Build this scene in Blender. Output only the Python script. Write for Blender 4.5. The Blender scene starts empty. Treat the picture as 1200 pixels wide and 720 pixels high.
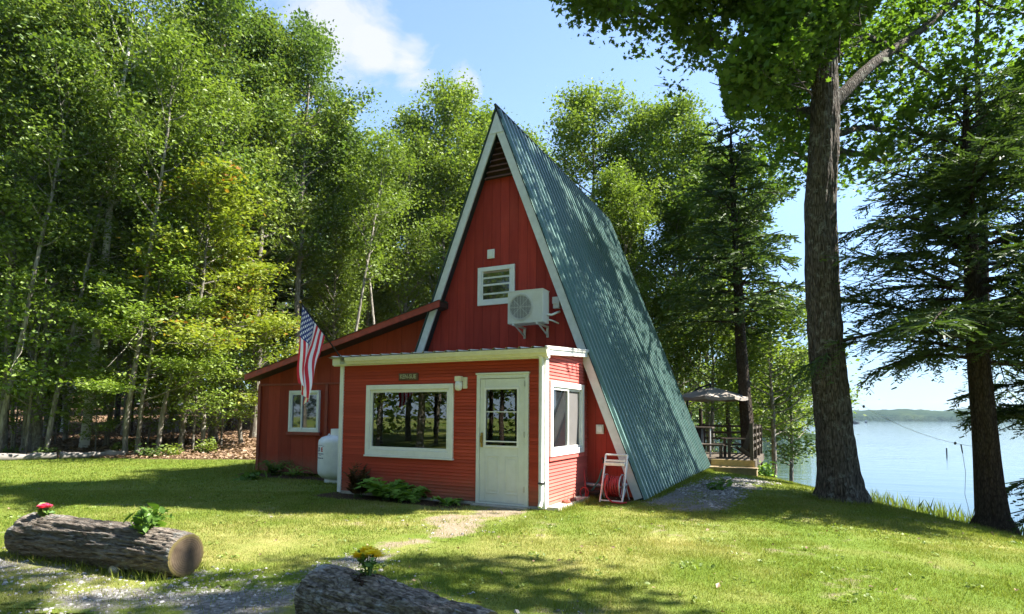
import bpy, math, random
import numpy as np
from mathutils import Vector, Matrix

# ------------------------------------------------------------------ basics
scene = bpy.context.scene
COL = scene.collection
PI = math.pi
CAM = np.array([3.6162, -8.3692, 1.4358])
YAW, PITCH, ROLL, FPX = 0.4638, 0.068, 0.0077, 688.54
SX, SY = math.sin(YAW), math.cos(YAW)
SUN = np.array([0.75, 0.40, 1.0]); SUN /= np.linalg.norm(SUN)

def UW(u, w):
    """across / away distances from the camera's stand point -> world x, y"""
    return CAM[0] + u * SY - w * SX, CAM[1] + u * SX + w * SY

def toUW(x, y):
    dx, dy = x - CAM[0], y - CAM[1]
    return dx * SY + dy * SX, -dx * SX + dy * SY

def gz_uw(u, w):
    u = np.asarray(u, float); w = np.asarray(w, float)
    z = -0.0033 * np.clip(u - 3, 0, 9.5) ** 3
    rise = np.clip(w - 18.6, 0, None)
    side = np.clip((-u + 1.0) / 7.0, 0, 1); side = side * side * (3 - 2 * side)
    z = z + 0.075 * side * np.minimum(rise, 60) * np.clip(rise / 3, 0, 1)
    return z

def gz(x, y):
    u, w = toUW(np.asarray(x, float), np.asarray(y, float))
    return gz_uw(u, w)

# value noise on the plane
_rs = np.random.RandomState(3)
_perm = _rs.rand(256, 256)
def vnoise(x, y, s=1.0, off=0):
    x = np.asarray(x, float) / s + 57.3 + off; y = np.asarray(y, float) / s + 91.7 + off * 1.7
    xi = np.floor(x).astype(int); yi = np.floor(y).astype(int)
    fx = x - xi; fy = y - yi
    fx = fx * fx * (3 - 2 * fx); fy = fy * fy * (3 - 2 * fy)
    a = _perm[xi % 256, yi % 256]; b = _perm[(xi + 1) % 256, yi % 256]
    c = _perm[xi % 256, (yi + 1) % 256]; d = _perm[(xi + 1) % 256, (yi + 1) % 256]
    return (a * (1 - fx) + b * fx) * (1 - fy) + (c * (1 - fx) + d * fx) * fy
def fbm(x, y, s=1.0, off=0):
    return .55 * vnoise(x, y, s, off) + .28 * vnoise(x, y, s * .47, off + 11) + .17 * vnoise(x, y, s * .21, off + 23)

# ------------------------------------------------------------------ nodes
def mat(name):
    m = bpy.data.materials.new(name); m.use_nodes = True
    nt = m.node_tree
    for n in list(nt.nodes): nt.nodes.remove(n)
    out = nt.nodes.new('ShaderNodeOutputMaterial')
    return m, nt, out

class N:
    """tiny helper round a node tree"""
    def __init__(s, nt): s.nt = nt
    def new(s, t, **kw):
        n = s.nt.nodes.new(t)
        for k, v in kw.items(): setattr(n, k, v)
        return n
    def link(s, a, b): s.nt.links.new(a, b)
    def val(s, sock, v):
        if isinstance(v, (int, float)): sock.default_value = v
        elif isinstance(v, (tuple, list)):
            sock.default_value = tuple(v) + ((1,) if len(v) == 3 and len(sock.default_value) == 4 else ())
        else: s.link(v, sock)
    def math(s, op, a, b=None, c=None, clamp=False):
        n = s.new('ShaderNodeMath', operation=op, use_clamp=clamp)
        s.val(n.inputs[0], a)
        if b is not None: s.val(n.inputs[1], b)
        if c is not None: s.val(n.inputs[2], c)
        return n.outputs[0]
    def mix(s, f, a, b, mode='MIX'):
        n = s.new('ShaderNodeMix', data_type='RGBA', blend_type=mode)
        s.val(n.inputs[0], f); s.val(n.inputs[6], a); s.val(n.inputs[7], b)
        return n.outputs[2]
    def coord(s, which='Object', scale=None):
        c = s.new('ShaderNodeTexCoord').outputs[which]
        if scale is None: return c
        m = s.new('ShaderNodeMapping'); s.link(c, m.inputs[0]); m.inputs[3].default_value = scale
        return m.outputs[0]
    def noise(s, vec, scale, detail=4, rough=.55, dist=0):
        n = s.new('ShaderNodeTexNoise'); s.link(vec, n.inputs['Vector'])
        n.inputs['Scale'].default_value = scale; n.inputs['Detail'].default_value = detail
        n.inputs['Roughness'].default_value = rough; n.inputs['Distortion'].default_value = dist
        return n.outputs['Fac']
    def ramp(s, f, stops):
        n = s.new('ShaderNodeValToRGB'); s.val(n.inputs[0], f)
        el = n.color_ramp.elements
        while len(el) < len(stops): el.new(.5)
        for e, (p, c) in zip(el, stops):
            e.position = p; e.color = tuple(c) + (1,) if len(c) == 3 else c
        return n.outputs[0]
    def map(s, f, a, b, c=0., d=1.):
        n = s.new('ShaderNodeMapRange'); s.val(n.inputs[0], f)
        for i, v in enumerate((a, b, c, d)): n.inputs[i + 1].default_value = v
        return n.outputs[0]
    def attr(s, name, out='Fac'):
        n = s.new('ShaderNodeAttribute', attribute_name=name)
        return n.outputs[out]
    def bump(s, h, strength=.4, dist=.02, normal=None):
        n = s.new('ShaderNodeBump'); s.val(n.inputs['Height'], h)
        n.inputs['Strength'].default_value = strength; n.inputs['Distance'].default_value = dist
        if normal is not None: s.link(normal, n.inputs['Normal'])
        return n.outputs[0]
    def bsdf(s, out, color, rough=.6, spec=.5, metal=0, normal=None, **kw):
        n = s.new('ShaderNodeBsdfPrincipled')
        s.val(n.inputs['Base Color'], color); s.val(n.inputs['Roughness'], rough)
        n.inputs['Metallic'].default_value = metal; n.inputs['Specular IOR Level'].default_value = spec
        for k, v in kw.items(): s.val(n.inputs[k.replace('_', ' ')], v)
        if normal is not None: s.link(normal, n.inputs['Normal'])
        s.link(n.outputs[0], out.inputs[0])
        return n
    def sep(s, vec):
        n = s.new('ShaderNodeSeparateXYZ'); s.link(vec, n.inputs[0]); return n.outputs

def plain(name, col, rough=.5, var=.12, spec=.4, metal=0, nscale=9, bumps=.1):
    m, nt, out = mat(name); k = N(nt)
    v = k.coord('Object')
    f = k.noise(v, nscale, 5)
    f2 = k.noise(v, nscale * .22, 3)
    c = k.mix(k.map(f, .3, .7), [x * (1 - var) for x in col], [min(1, x * (1 + var)) for x in col])
    c = k.mix(k.map(f2, .45, .75, 0, var * 1.6), c, [x * .6 for x in col])
    k.bsdf(out, c, k.map(f, .2, .8, rough * .85, min(1, rough * 1.15)), spec, metal, k.bump(f, bumps, .004))
    return m

def wood_boards(name, col, axis=0, pitch=.2, groove_lap_shade=.05, stain=.3, horizontal_fade=False):
    """painted boards: each board a slightly different tone, narrow dark V grooves between (on clapboard a painted lap shadow), worn streaks"""
    m, nt, out = mat(name); k = N(nt)
    v = k.coord('Object'); xyz = k.sep(v)
    t = k.math('DIVIDE', xyz[axis], pitch)
    fl = k.math('FLOOR', t); fr = k.math('FRACT', t)
    wn = k.new('ShaderNodeTexWhiteNoise', noise_dimensions='1D'); k.link(fl, wn.inputs['W'])
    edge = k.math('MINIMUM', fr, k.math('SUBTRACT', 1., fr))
    g = k.map(edge, 0, groove_lap_shade, 0, 1)
    st = k.noise(k.coord('Object', (6, 6, .5) if axis != 2 else (.5, .5, 6)), 2.2, 6, .65)
    fine = k.noise(k.coord('Object', (40, 40, 2.) if axis != 2 else (2., 2., 40)), 2, 4, .6)
    blot = k.noise(v, .9, 4, .6)
    c0 = k.mix(wn.outputs[0], [x * .78 for x in col], [x * 1.15 for x in col])
    c1 = k.mix(k.map(st, .42, .75, 0, stain), c0, (col[0] * .42, col[1] * .5, col[2] * .6))
    c1 = k.mix(k.map(blot, .5, .8, 0, stain * .8), c1, (col[0] * 1.25, col[1] * 1.9, col[2] * 1.9))
    c2 = k.mix(k.map(fine, .35, .7, 0, .22), c1, (col[0] * .55, col[1] * .6, col[2] * .7))
    c3 = k.mix(g, (col[0] * .42, col[1] * .42, col[2] * .45), c2)  # dark joint colour: board grooves, and painted-in lap shadow on clapboard
    spl = k.math('MULTIPLY', k.map(k.math('ADD', xyz[2], k.math('MULTIPLY', k.noise(v, 5, 5, .65), -.5)), -.2, .22, .55, 0.), .8)
    c3 = k.mix(spl, c3, (.27, .19, .13))
    h = k.math('ADD', k.math('MULTIPLY', g, 1.0), k.math('MULTIPLY', fine, .18))
    k.bsdf(out, c3, k.map(st, .3, .8, .6, .85), .12, 0, k.bump(h, .6, .008))
    return m

def bark(name, c_dark, c_light, vscale=(7, 7, 1.6), birch=False, strength=.9, lichen=None, cells=.4):
    m, nt, out = mat(name); k = N(nt)
    v = k.coord('Object', vscale)
    n1 = k.noise(v, 1.6, 6, .62, .6)
    vo = k.new('ShaderNodeTexVoronoi', feature='DISTANCE_TO_EDGE'); k.link(v, vo.inputs['Vector']); vo.inputs['Scale'].default_value = 1.7
    crack = k.map(vo.outputs[0], 0, .28)
    big = k.noise(k.coord('Object'), .8, 3)
    h = k.math('ADD', k.math('MULTIPLY', crack, cells), k.math('MULTIPLY', n1, 1.65 - cells))
    if birch:
        hb = k.noise(k.coord('Object', (3, 3, 22)), 1.2, 3, .6)
        c = k.mix(k.map(hb, .56, .64), c_light, c_dark)
        c = k.mix(k.map(big, .45, .75, 0, .5), c, c_dark)
        h = k.math('MULTIPLY', hb, .3)
    else:
        c = k.mix(k.map(h, .55, 1.25), c_dark, c_light)
        c = k.mix(k.map(big, .5, .8, 0, .45), c, [x * 1.5 for x in c_dark])
    if lichen:
        ln = k.noise(k.coord('Object'), 8, 5, .7)
        c = k.mix(k.map(ln, .55, .64, 0, .7), c, lichen)
    k.bsdf(out, c, .9, .15, 0, k.bump(h, strength, .03))
    return m

def leafmat(name, dark, light, accent=None, acc=0., trans=.40, gloss=.022):
    m, nt, out = mat(name); k = N(nt)
    t = k.attr('tint')
    oi = k.new('ShaderNodeObjectInfo')
    t2 = k.math('ADD', k.math('MULTIPLY', t, .75), k.math('MULTIPLY', oi.outputs['Random'], .25))
    c = k.mix(t2, dark, light)
    if accent:
        big = k.noise(k.coord('Object'), .55, 2)
        a = k.math('MULTIPLY', k.map(k.math('ADD', k.math('MULTIPLY', t, .35), k.math('MULTIPLY', big, .65)), .62, .70), acc)
        c = k.mix(a, c, accent)
    d = k.new('ShaderNodeBsdfDiffuse'); k.link(c, d.inputs[0])
    tr = k.new('ShaderNodeBsdfTranslucent')
    c2 = k.mix(1., c, (1.15, 1.2, .55), 'MULTIPLY'); k.link(c2, tr.inputs[0])
    mx = k.new('ShaderNodeMixShader'); mx.inputs[0].default_value = trans
    k.link(d.outputs[0], mx.inputs[1]); k.link(tr.outputs[0], mx.inputs[2])
    gl = k.new('ShaderNodeBsdfGlossy'); gl.inputs['Roughness'].default_value = .5; gl.inputs[0].default_value = (1, 1, 1, 1)
    mg = k.new('ShaderNodeMixShader'); mg.inputs[0].default_value = gloss
    k.link(mx.outputs[0], mg.inputs[1]); k.link(gl.outputs[0], mg.inputs[2])
    k.link(mg.outputs[0], out.inputs[0])
    return m

# ------------------------------------------------------------------ objects
def tag(o, label=None, cat=None, group=None, kind=None):
    if label: o['label'] = label
    if cat: o['category'] = cat
    if group: o['group'] = group
    if kind: o['kind'] = kind
    return o

def thing(name, label, cat, loc=(0, 0, 0), rotz=0, group=None):
    o = bpy.data.objects.new(name, None); COL.objects.link(o)
    o.empty_display_size = .2
    o.location = loc; o.rotation_euler = (0, 0, rotz)
    return tag(o, label, cat, group)

def fast_mesh(name, V, polys, mats=(), smooth=False, midx=None, attrs=None):
    """V (n,3); polys: list of (m,k) int arrays"""
    me = bpy.data.meshes.new(name)
    V = np.asarray(V, np.float32)
    me.vertices.add(len(V)); me.vertices.foreach_set('co', V.ravel())
    idx = np.concatenate([np.asarray(p, np.int32).ravel() for p in polys])
    tot = np.concatenate([np.full(len(p), np.asarray(p).shape[1], np.int32) for p in polys])
    st = np.concatenate([[0], np.cumsum(tot)[:-1]]).astype(np.int32)
    me.loops.add(len(idx)); me.loops.foreach_set('vertex_index', idx)
    me.polygons.add(len(tot)); me.polygons.foreach_set('loop_start', st); me.polygons.foreach_set('loop_total', tot)
    if midx is not None: me.polygons.foreach_set('material_index', np.asarray(midx, np.int32))
    for m in mats: me.materials.append(m)
    me.update(calc_edges=True)
    me.polygons.foreach_set('use_smooth', np.full(len(tot), bool(smooth)))
    for an, dom, arr in (attrs or []):
        a = me.attributes.new(an, 'FLOAT', dom); a.data.foreach_set('value', np.asarray(arr, np.float32))
    return me

def link(name, me, parent=None, loc=(0, 0, 0)):
    o = bpy.data.objects.new(name, me); COL.objects.link(o)
    if parent is not None: o.parent = parent
    o.location = loc
    return o

class MB:
    def __init__(s): s.v = []; s.f = []; s.mi = []; s.sm = []
    def add(s, verts, faces, mi=0, smooth=False):
        b = len(s.v); s.v += [tuple(p) for p in verts]
        for f in faces: s.f.append([b + i for i in f]); s.mi.append(mi); s.sm.append(smooth)
        return s
    def box(s, x0, x1, y0, y1, z0, z1, mi=0):
        return s.add([(x0, y0, z0), (x1, y0, z0), (x1, y1, z0), (x0, y1, z0), (x0, y0, z1), (x1, y0, z1), (x1, y1, z1), (x0, y1, z1)],
                     [(0, 3, 2, 1), (4, 5, 6, 7), (0, 1, 5, 4), (1, 2, 6, 5), (2, 3, 7, 6), (3, 0, 4, 7)], mi)
    def prism(s, poly, vec, mi=0):
        """closed planar polygon of 3-D points pushed along vec"""
        n = len(poly); P = [Vector(p) for p in poly]; w = Vector(vec)
        nrm = Vector((0, 0, 0))
        for i in range(n): nrm += P[i].cross(P[(i + 1) % n])
        if nrm.dot(w) > 0: P = P[::-1]
        return s.add(P + [p + w for p in P], [list(range(n)), list(range(2 * n - 1, n - 1, -1))] +
                     [[i, i + n, (i + 1) % n + n, (i + 1) % n] for i in range(n)], mi)
    def tube(s, pts, rad, seg=8, mi=0, cap=True, smooth=True):
        pts = [Vector(p) for p in pts]; n = len(pts)
        if isinstance(rad, (int, float)): rad = [rad] * n
        t0 = (pts[1] - pts[0]).normalized()
        ref = Vector((0, 0, 1)) if abs(t0.z) < .9 else Vector((1, 0, 0))
        a = t0.cross(ref).normalized(); V = []
        for i in range(n):
            t = (pts[min(i + 1, n - 1)] - pts[max(i - 1, 0)]).normalized()
            a = (a - t * a.dot(t)).normalized(); b = t.cross(a)
            for j in range(seg):
                q = 2 * PI * j / seg
                V.append(pts[i] + (a * math.cos(q) + b * math.sin(q)) * rad[i])
        F = [(i * seg + j, i * seg + (j + 1) % seg, (i + 1) * seg + (j + 1) % seg, (i + 1) * seg + j) for i in range(n - 1) for j in range(seg)]
        s.add(V, F, mi, smooth)
        if cap: s.add([V[j] for j in range(seg)][::-1], [list(range(seg))], mi); s.add(V[-seg:], [list(range(seg))], mi)
        return s
    def lathe(s, prof, c=(0, 0, 0), seg=24, mi=0, smooth=True):
        V = []; n = len(prof)
        for r, z in prof:
            for j in range(seg):
                q = 2 * PI * j / seg; V.append((c[0] + r * math.cos(q), c[1] + r * math.sin(q), c[2] + z))
        F = [(i * seg + j, i * seg + (j + 1) % seg, (i + 1) * seg + (j + 1) % seg, (i + 1) * seg + j) for i in range(n - 1) for j in range(seg)]
        F += [list(range(seg))[::-1], list(range((n - 1) * seg, n * seg))]
        return s.add(V, F, mi, smooth)
    def build(s, name, mats, parent=None, world=True, bevel=0):
        if not isinstance(mats, (list, tuple)): mats = [mats]
        off = np.zeros(3)
        if parent is not None and world:
            p = parent
            while p is not None: off += np.array(p.location); p = p.parent
        me = bpy.data.meshes.new(name)
        V = np.array(s.v) - off
        me.from_pydata(V.tolist(), [], s.f)
        for m in mats: me.materials.append(m)
        me.polygons.foreach_set('material_index', s.mi); me.polygons.foreach_set('use_smooth', s.sm)
        me.update()
        o = link(name, me, parent)
        if bevel:
            b = o.modifiers.new('edge', 'BEVEL'); b.width = bevel; b.segments = 2; b.limit_method = 'ANGLE'; b.angle_limit = .7
        return o

def dup(root, loc, rotz=0, scale=1., label=None, group=None):
    r = root.copy(); COL.objects.link(r); r.location = loc; r.rotation_euler = (0, 0, rotz)
    r.scale = (scale,) * 3 if isinstance(scale, (int, float)) else scale
    if label: r['label'] = label
    if group: r['group'] = group
    for ch in list(root.children):
        c = ch.copy(); COL.objects.link(c); c.parent = r
        for g in list(ch.children):
            d = g.copy(); COL.objects.link(d); d.parent = c
    return r

# ------------------------------------------------------------------ materials
RED = (.20, .022, .012)
M = {}
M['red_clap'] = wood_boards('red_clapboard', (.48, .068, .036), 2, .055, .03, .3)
M['red_sunlit'] = wood_boards('red_sunlit_clapboard', (.64, .14, .115), 2, .055, .03, .35)  # sunlit copy of the clapboard red, sun's pale wash put into the colour
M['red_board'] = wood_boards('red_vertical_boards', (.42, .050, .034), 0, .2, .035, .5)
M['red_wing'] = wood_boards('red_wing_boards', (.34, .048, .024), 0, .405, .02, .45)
M['red_trim'] = plain('red_trim', (.25, .04, .022), .6, .25)
M['fascia_red'] = plain('fascia_red', (.36, .055, .032), .6, .3)
M['white'] = plain('white_paint', (.76, .76, .72), .45, .06)
M['barge'] = plain('pale_barge_paint', (.62, .64, .64), .55, .1)
M['cream'] = plain('cream_gutter', (.70, .66, .50), .4, .08)
M['door'] = plain('door_paint', (.66, .68, .63), .4, .05)
M['brown'] = plain('dark_brown_wood', (.055, .025, .016), .8, .3)
M['slat'] = plain('brown_slat', (.14, .06, .045), .75, .35)
M['concrete'] = plain('concrete', (.42, .38, .32), .9, .2, nscale=14, bumps=.4)
M['ac'] = plain('ac_enamel', (.66, .65, .58), .4, .05)
M['ac_dark'] = plain('ac_grille', (.16, .16, .15), .6, .1)
M['grey_metal'] = plain('galvanised_metal', (.45, .46, .47), .4, .15, metal=.7)
M['alu'] = plain('pale_aluminium', (.72, .72, .70), .35, .1, metal=.35)
M['tank'] = plain('tank_white', (.78, .79, .80), .35, .06)
M['black'] = plain('black_plastic', (.02, .02, .02), .5, .2)
M['navy'] = plain('navy_print', (.03, .035, .14), .5, .05)
M['redprint'] = plain('red_print', (.5, .02, .03), .5, .05)
M['brass'] = plain('aged_brass', (.35, .24, .08), .35, .1, metal=.9)
M['hose_red'] = plain('red_hose', (.42, .03, .03), .45, .15)
M['hose_green'] = plain('green_hose', (.05, .16, .12), .45, .15)
M['red_iron'] = plain('red_painted_iron', (.35, .03, .03), .5, .2)
M['brick'] = plain('loose_brick', (.30, .09, .06), .9, .3)
M['fabric'] = plain('umbrella_fabric', (.30, .26, .22), .9, .1)
M['deckwood'] = plain('weathered_deck', (.28, .20, .11), .8, .3)
M['deckdark'] = plain('old_dark_deck', (.09, .07, .05), .85, .3)
M['deckfresh'] = plain('yellow_new_deck_board', (.48, .34, .13), .75, .2)
M['stone'] = plain('pale_stone', (.42, .37, .30), .9, .3, nscale=25, bumps=.5)
M['soil'] = plain('potting_soil', (.035, .02, .012), 1, .4, nscale=60, bumps=.8)
M['greywood'] = plain('grey_weathered_log', (.22, .20, .18), .9, .35, nscale=6, bumps=.6)
M['curtain'] = plain('interior_tan', (.30, .23, .15), .9, .2)
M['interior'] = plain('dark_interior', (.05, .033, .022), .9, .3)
M['cord'] = plain('pale_cord', (.6, .6, .58), .7, .1)
M['signwood'] = plain('dark_sign_board', (.10, .055, .03), .7, .3)
M['signletter'] = plain('pale_green_letters', (.36, .36, .24), .6, .1)
M['flag_red'] = plain('flag_red', (.55, .02, .035), .8, .05)
M['flag_white'] = plain('flag_white', (.80, .78, .78), .8, .05)
M['flag_blue'] = plain('flag_blue', (.03, .045, .16), .8, .05)

def glass(name, refl=2.5, tint=(.75, .8, .78)):
    m, nt, out = mat(name); k = N(nt)
    fr = k.new('ShaderNodeFresnel'); fr.inputs[0].default_value = refl
    t = k.new('ShaderNodeBsdfTransparent'); t.inputs[0].default_value = tint + (1,)
    g = k.new('ShaderNodeBsdfGlossy'); g.inputs['Roughness'].default_value = .0
    wob = k.bump(k.noise(k.coord('Object'), 1.5, 2), .03, .02); k.link(wob, g.inputs['Normal'])
    mx = k.new('ShaderNodeMixShader'); k.link(fr.outputs[0], mx.inputs[0]); k.link(t.outputs[0], mx.inputs[1]); k.link(g.outputs[0], mx.inputs[2])
    k.link(mx.outputs[0], out.inputs[0]); return m
M['glass'] = glass('window_glass')
def darkglass():
    m, nt, out = mat('dark_window_glass'); k = N(nt)
    k.bsdf(out, (.018, .02, .022), .03, .9, 0, None, IOR=1.7); return m
M['darkglass'] = darkglass()

def metal_roof():
    m, nt, out = mat('green_ribbed_metal'); k = N(nt)
    v = k.coord('Object')
    n1 = k.noise(v, .7, 4, .6); n2 = k.noise(k.coord('Object', (1, 10, 1)), 1.4, 5, .7)
    c = k.mix(k.map(n1, .3, .7), (.085, .170, .152), (.125, .222, .198))
    c = k.mix(k.map(n2, .5, .8, 0, .5), c, (.19, .235, .22))
    xyz = k.sep(v); wn = k.new('ShaderNodeTexWhiteNoise', noise_dimensions='1D'); k.link(k.math('FLOOR', k.math('DIVIDE', xyz[1], .9)), wn.inputs['W'])
    c = k.mix(k.map(wn.outputs[0], 0, 1, 0, .28), c, (.06, .12, .115))
    n5 = k.noise(k.coord('Object', (.35, 9, .35)), 1.5, 5, .7); c = k.mix(k.map(n5, .52, .75, 0, .45), c, (.20, .22, .19))
    fine = k.noise(v, 22, 4); c = k.mix(k.map(fine, .60, .72, 0, .55), c, (.05, .065, .05))
    fy = k.math('ABSOLUTE', k.math('SUBTRACT', k.math('FRACT', k.math('DIVIDE', k.math('ADD', xyz[1], .05), .225)), .5)); fz = k.math('ABSOLUTE', k.math('SUBTRACT', k.math('FRACT', k.math('DIVIDE', xyz[2], .93)), .5))
    sc = k.math('MULTIPLY', k.math('LESS_THAN', fy, .07), k.math('LESS_THAN', fz, .017)); c = k.mix(k.math('MULTIPLY', sc, .8), c, (.03, .04, .04))
    k.bsdf(out, c, k.map(n2, .3, .8, .3, .5), .5, .25, k.bump(n1, .15, .02)); return m
M['roof'] = metal_roof()
M['roof_pale'] = plain('pale_porch_roof_metal', (.62, .60, .52), .45, .1, metal=.2)
M['roof_dark'] = plain('dark_ridge_metal', (.03, .045, .045), .45, .15, metal=.3)

M['bark_maple'] = bark('maple_bark', (.034, .027, .021), (.20, .172, .145), (17, 17, 3.2), strength=1., lichen=(.24, .25, .22))
M['bark_dark'] = bark('dark_conifer_bark', (.03, .022, .017), (.11, .085, .065), (18, 18, 5))
M['bark_grey'] = bark('grey_bark', (.10, .088, .072), (.29, .26, .215), (6, 6, 1.4), strength=.5, lichen=(.36, .37, .32))
M['bark_birch'] = bark('birch_bark', (.10, .085, .07), (.66, .63, .57), birch=True, strength=.3)
M['bark_pale'] = bark('pale_bark', (.14, .125, .10), (.42, .39, .34), (5, 5, 1.6), strength=.4)
M['bark_log'] = bark('log_bark', (.075, .06, .048), (.40, .34, .28), (4.5, 26, 26), strength=1., lichen=(.27, .28, .26), cells=.12)

M['lf_tall'] = leafmat('leaf_midgreen', (.095, .15, .026), (.26, .325, .066))
M['lf_yel'] = leafmat('leaf_yellowgreen', (.085, .145, .024), (.23, .30, .055))
M['lf_beech'] = leafmat('leaf_beech', (.085, .16, .022), (.26, .34, .06))
M['lf_turn'] = leafmat('leaf_turning', (.11, .17, .02), (.32, .35, .05), (.42, .13, .035), .75)
M['lf_dark'] = leafmat('leaf_darkgreen', (.058, .108, .024), (.16, .235, .054))
M['lf_maple'] = leafmat('leaf_maple', (.045, .10, .014), (.14, .23, .03), trans=.52)
M['lf_hem'] = leafmat('needles_hemlock', (.03, .06, .016), (.10, .155, .036), trans=.3, gloss=.03)
M['lf_fern'] = leafmat('leaf_fern', (.18, .34, .05), (.34, .50, .10))
M['lf_dry'] = leafmat('leaf_reddish_dry', (.06, .03, .015), (.16, .10, .04))
M['lf_hosta'] = leafmat('leaf_fresh', (.07, .15, .02), (.17, .30, .05))
M['bark_log2'] = bark('knobbly_log_bark', (.10, .08, .066), (.46, .40, .34), (9, 20, 20), strength=1., lichen=(.40, .41, .40), cells=.32)
M['lf_reed'] = leafmat('reed_green', (.10, .15, .03), (.22, .27, .07))
M['lf_litter'] = leafmat('fallen_leaves', (.09, .055, .034), (.40, .27, .17), trans=.1)
M['pink'] = leafmat('pink_petals', (.75, .07, .18), (.8, .2, .35))
M['yellow'] = leafmat('yellow_petals', (.95, .72, .02), (.95, .8, .1))

def grassmat():
    m, nt, out = mat('grass_blades'); k = N(nt)
    t = k.attr('tint'); p = k.attr('dry')
    c = k.mix(t, (.078, .128, .018), (.235, .288, .046))
    c = k.mix(p, c, (.38, .33, .125))
    d = k.new('ShaderNodeBsdfDiffuse'); k.link(c, d.inputs[0])
    tr = k.new('ShaderNodeBsdfTranslucent'); k.link(k.mix(1., c, (1.1, 1.15, .6), 'MULTIPLY'), tr.inputs[0])
    mx = k.new('ShaderNodeMixShader'); mx.inputs[0].default_value = .35
    k.link(d.outputs[0], mx.inputs[1]); k.link(tr.outputs[0], mx.inputs[2]); k.link(mx.outputs[0], out.inputs[0]); return m
M['grass'] = grassmat()

def groundmat():
    m, nt, out = mat('ground_surface'); k = N(nt)
    v = k.coord('Object')
    n1 = k.noise(v, .5, 4); n2 = k.noise(v, 6, 5, .65); n3 = k.noise(v, 60, 4, .7); n4 = k.noise(v, 26, 3, .6)
    dry = k.attr('dry')
    g = k.mix(k.map(n3, .3, .7), (.05, .088, .012), (.16, .215, .03))
    g = k.mix(k.math('MULTIPLY', dry, k.map(n2, .25, .6, .35, 1.)), g, (.33, .28, .11))
    g = k.mix(k.map(n1, .4, .7, 0, .35), g, (.07, .13, .018))
    # gravel
    vo = k.new('ShaderNodeTexVoronoi'); k.link(v, vo.inputs['Vector']); vo.inputs['Scale'].default_value = 34
    gr = k.mix(k.sep(vo.outputs['Color'])[0], (.10, .095, .09), (.27, .255, .24))
    gr = k.mix(k.map(n2, .5, .7, 0, .5), gr, (.17, .14, .09))
    sd = k.mix(k.map(n4, .3, .7), (.17, .135, .09), (.27, .22, .155))
    sd = k.mix(k.map(n2, .52, .7, 0, .6), sd, (.19, .15, .085))
    mu = k.mix(k.map(n4, .35, .7), (.025, .017, .011), (.12, .075, .045))
    vl = k.new('ShaderNodeTexVoronoi'); k.link(v, vl.inputs['Vector']); vl.inputs['Scale'].default_value = 13
    lt = k.ramp(k.sep(vl.outputs['Color'])[0], [(0, (.04, .026, .016)), (.45, (.13, .08, .05)), (.75, (.25, .16, .10)), (1, (.36, .26, .18))])
    lt = k.mix(k.map(n2, .48, .7, 0, .6), lt, (.045, .03, .018))
    def m2(a): return k.math('ADD', k.attr(a), k.math('MULTIPLY', k.math('SUBTRACT', n2, .5), k.map(k.attr(a), 0, .35, 0, .9)))
    c = k.mix(k.map(m2('sand'), .38, .6), g, sd)
    c = k.mix(k.map(m2('gravel'), .4, .6), c, gr)
    c = k.mix(k.map(m2('mulch'), .4, .55), c, mu)
    c = k.mix(k.map(m2('litter'), .4, .6), c, lt)
    h = k.math('ADD', k.math('MULTIPLY', n3, .5), k.math('ADD', k.math('MULTIPLY', n4, .6), k.math('MULTIPLY', n2, .8)))
    k.bsdf(out, c, .95, .1, 0, k.bump(h, .7, .03)); return m
M['ground'] = groundmat()

def watermat():
    m, nt, out = mat('lake_water'); k = N(nt)
    v = k.coord('Object', (1., 1., 1.))
    mp = k.new('ShaderNodeMapping'); k.link(k.coord('Object'), mp.inputs[0]); mp.inputs[2].default_value = (0, 0, -YAW); mp.inputs[3].default_value = (.35, 1.2, 1)
    n1 = k.noise(mp.outputs[0], .55, 4, .55, .4); n2 = k.noise(mp.outputs[0], 2.6, 3, .6)
    big = k.noise(v, .02, 2)
    h = k.math('ADD', k.math('MULTIPLY', n1, k.map(big, .35, .65, .4, 1.2)), k.math('MULTIPLY', n2, .22))
    k.bsdf(out, (.03, .055, .065), .05, .5, 0, k.bump(h, .30, .12), IOR=1.33); return m
M['water'] = watermat()

def hillmat(name, a, b):
    m, nt, out = mat(name); k = N(nt)
    v = k.coord('Object'); n1 = k.noise(v, .09, 5, .7); n2 = k.noise(v, .012, 3)
    c = k.mix(k.map(n1, .35, .65), a, b); c = k.mix(k.map(n2, .5, .7, 0, .5), c, (.09, .12, .03))
    k.bsdf(out, c, 1., 0, 0, k.bump(n1, 1., 6.)); return m
M['hill'] = hillmat('wooded_hill', (.012, .028, .016), (.034, .056, .028))

# ------------------------------------------------------------------ camera, light, sky
def cam_basis():
    cp, sp, cr, sr = math.cos(PITCH), math.sin(PITCH), math.cos(ROLL), math.sin(ROLL)
    f0 = np.array([-SX, SY, 0]); r0 = np.array([SY, SX, 0]); u0 = np.array([0, 0, 1.])
    f = f0 * cp + u0 * sp; u = u0 * cp - f0 * sp
    return r0 * cr + u * sr, u * cr - r0 * sr, f
cr_, cu_, cf_ = cam_basis()
cd = bpy.data.cameras.new('camera'); cam = bpy.data.objects.new('camera', cd); COL.objects.link(cam)
cam.matrix_world = Matrix([[cr_[i], cu_[i], -cf_[i], CAM[i]] for i in range(3)] + [[0, 0, 0, 1]])
cd.sensor_width = 36; cd.lens = 36 * FPX / 1200; cd.shift_y = 80.68 / 1200; cd.clip_start = .05; cd.clip_end = 6000
scene.camera = cam

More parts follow.
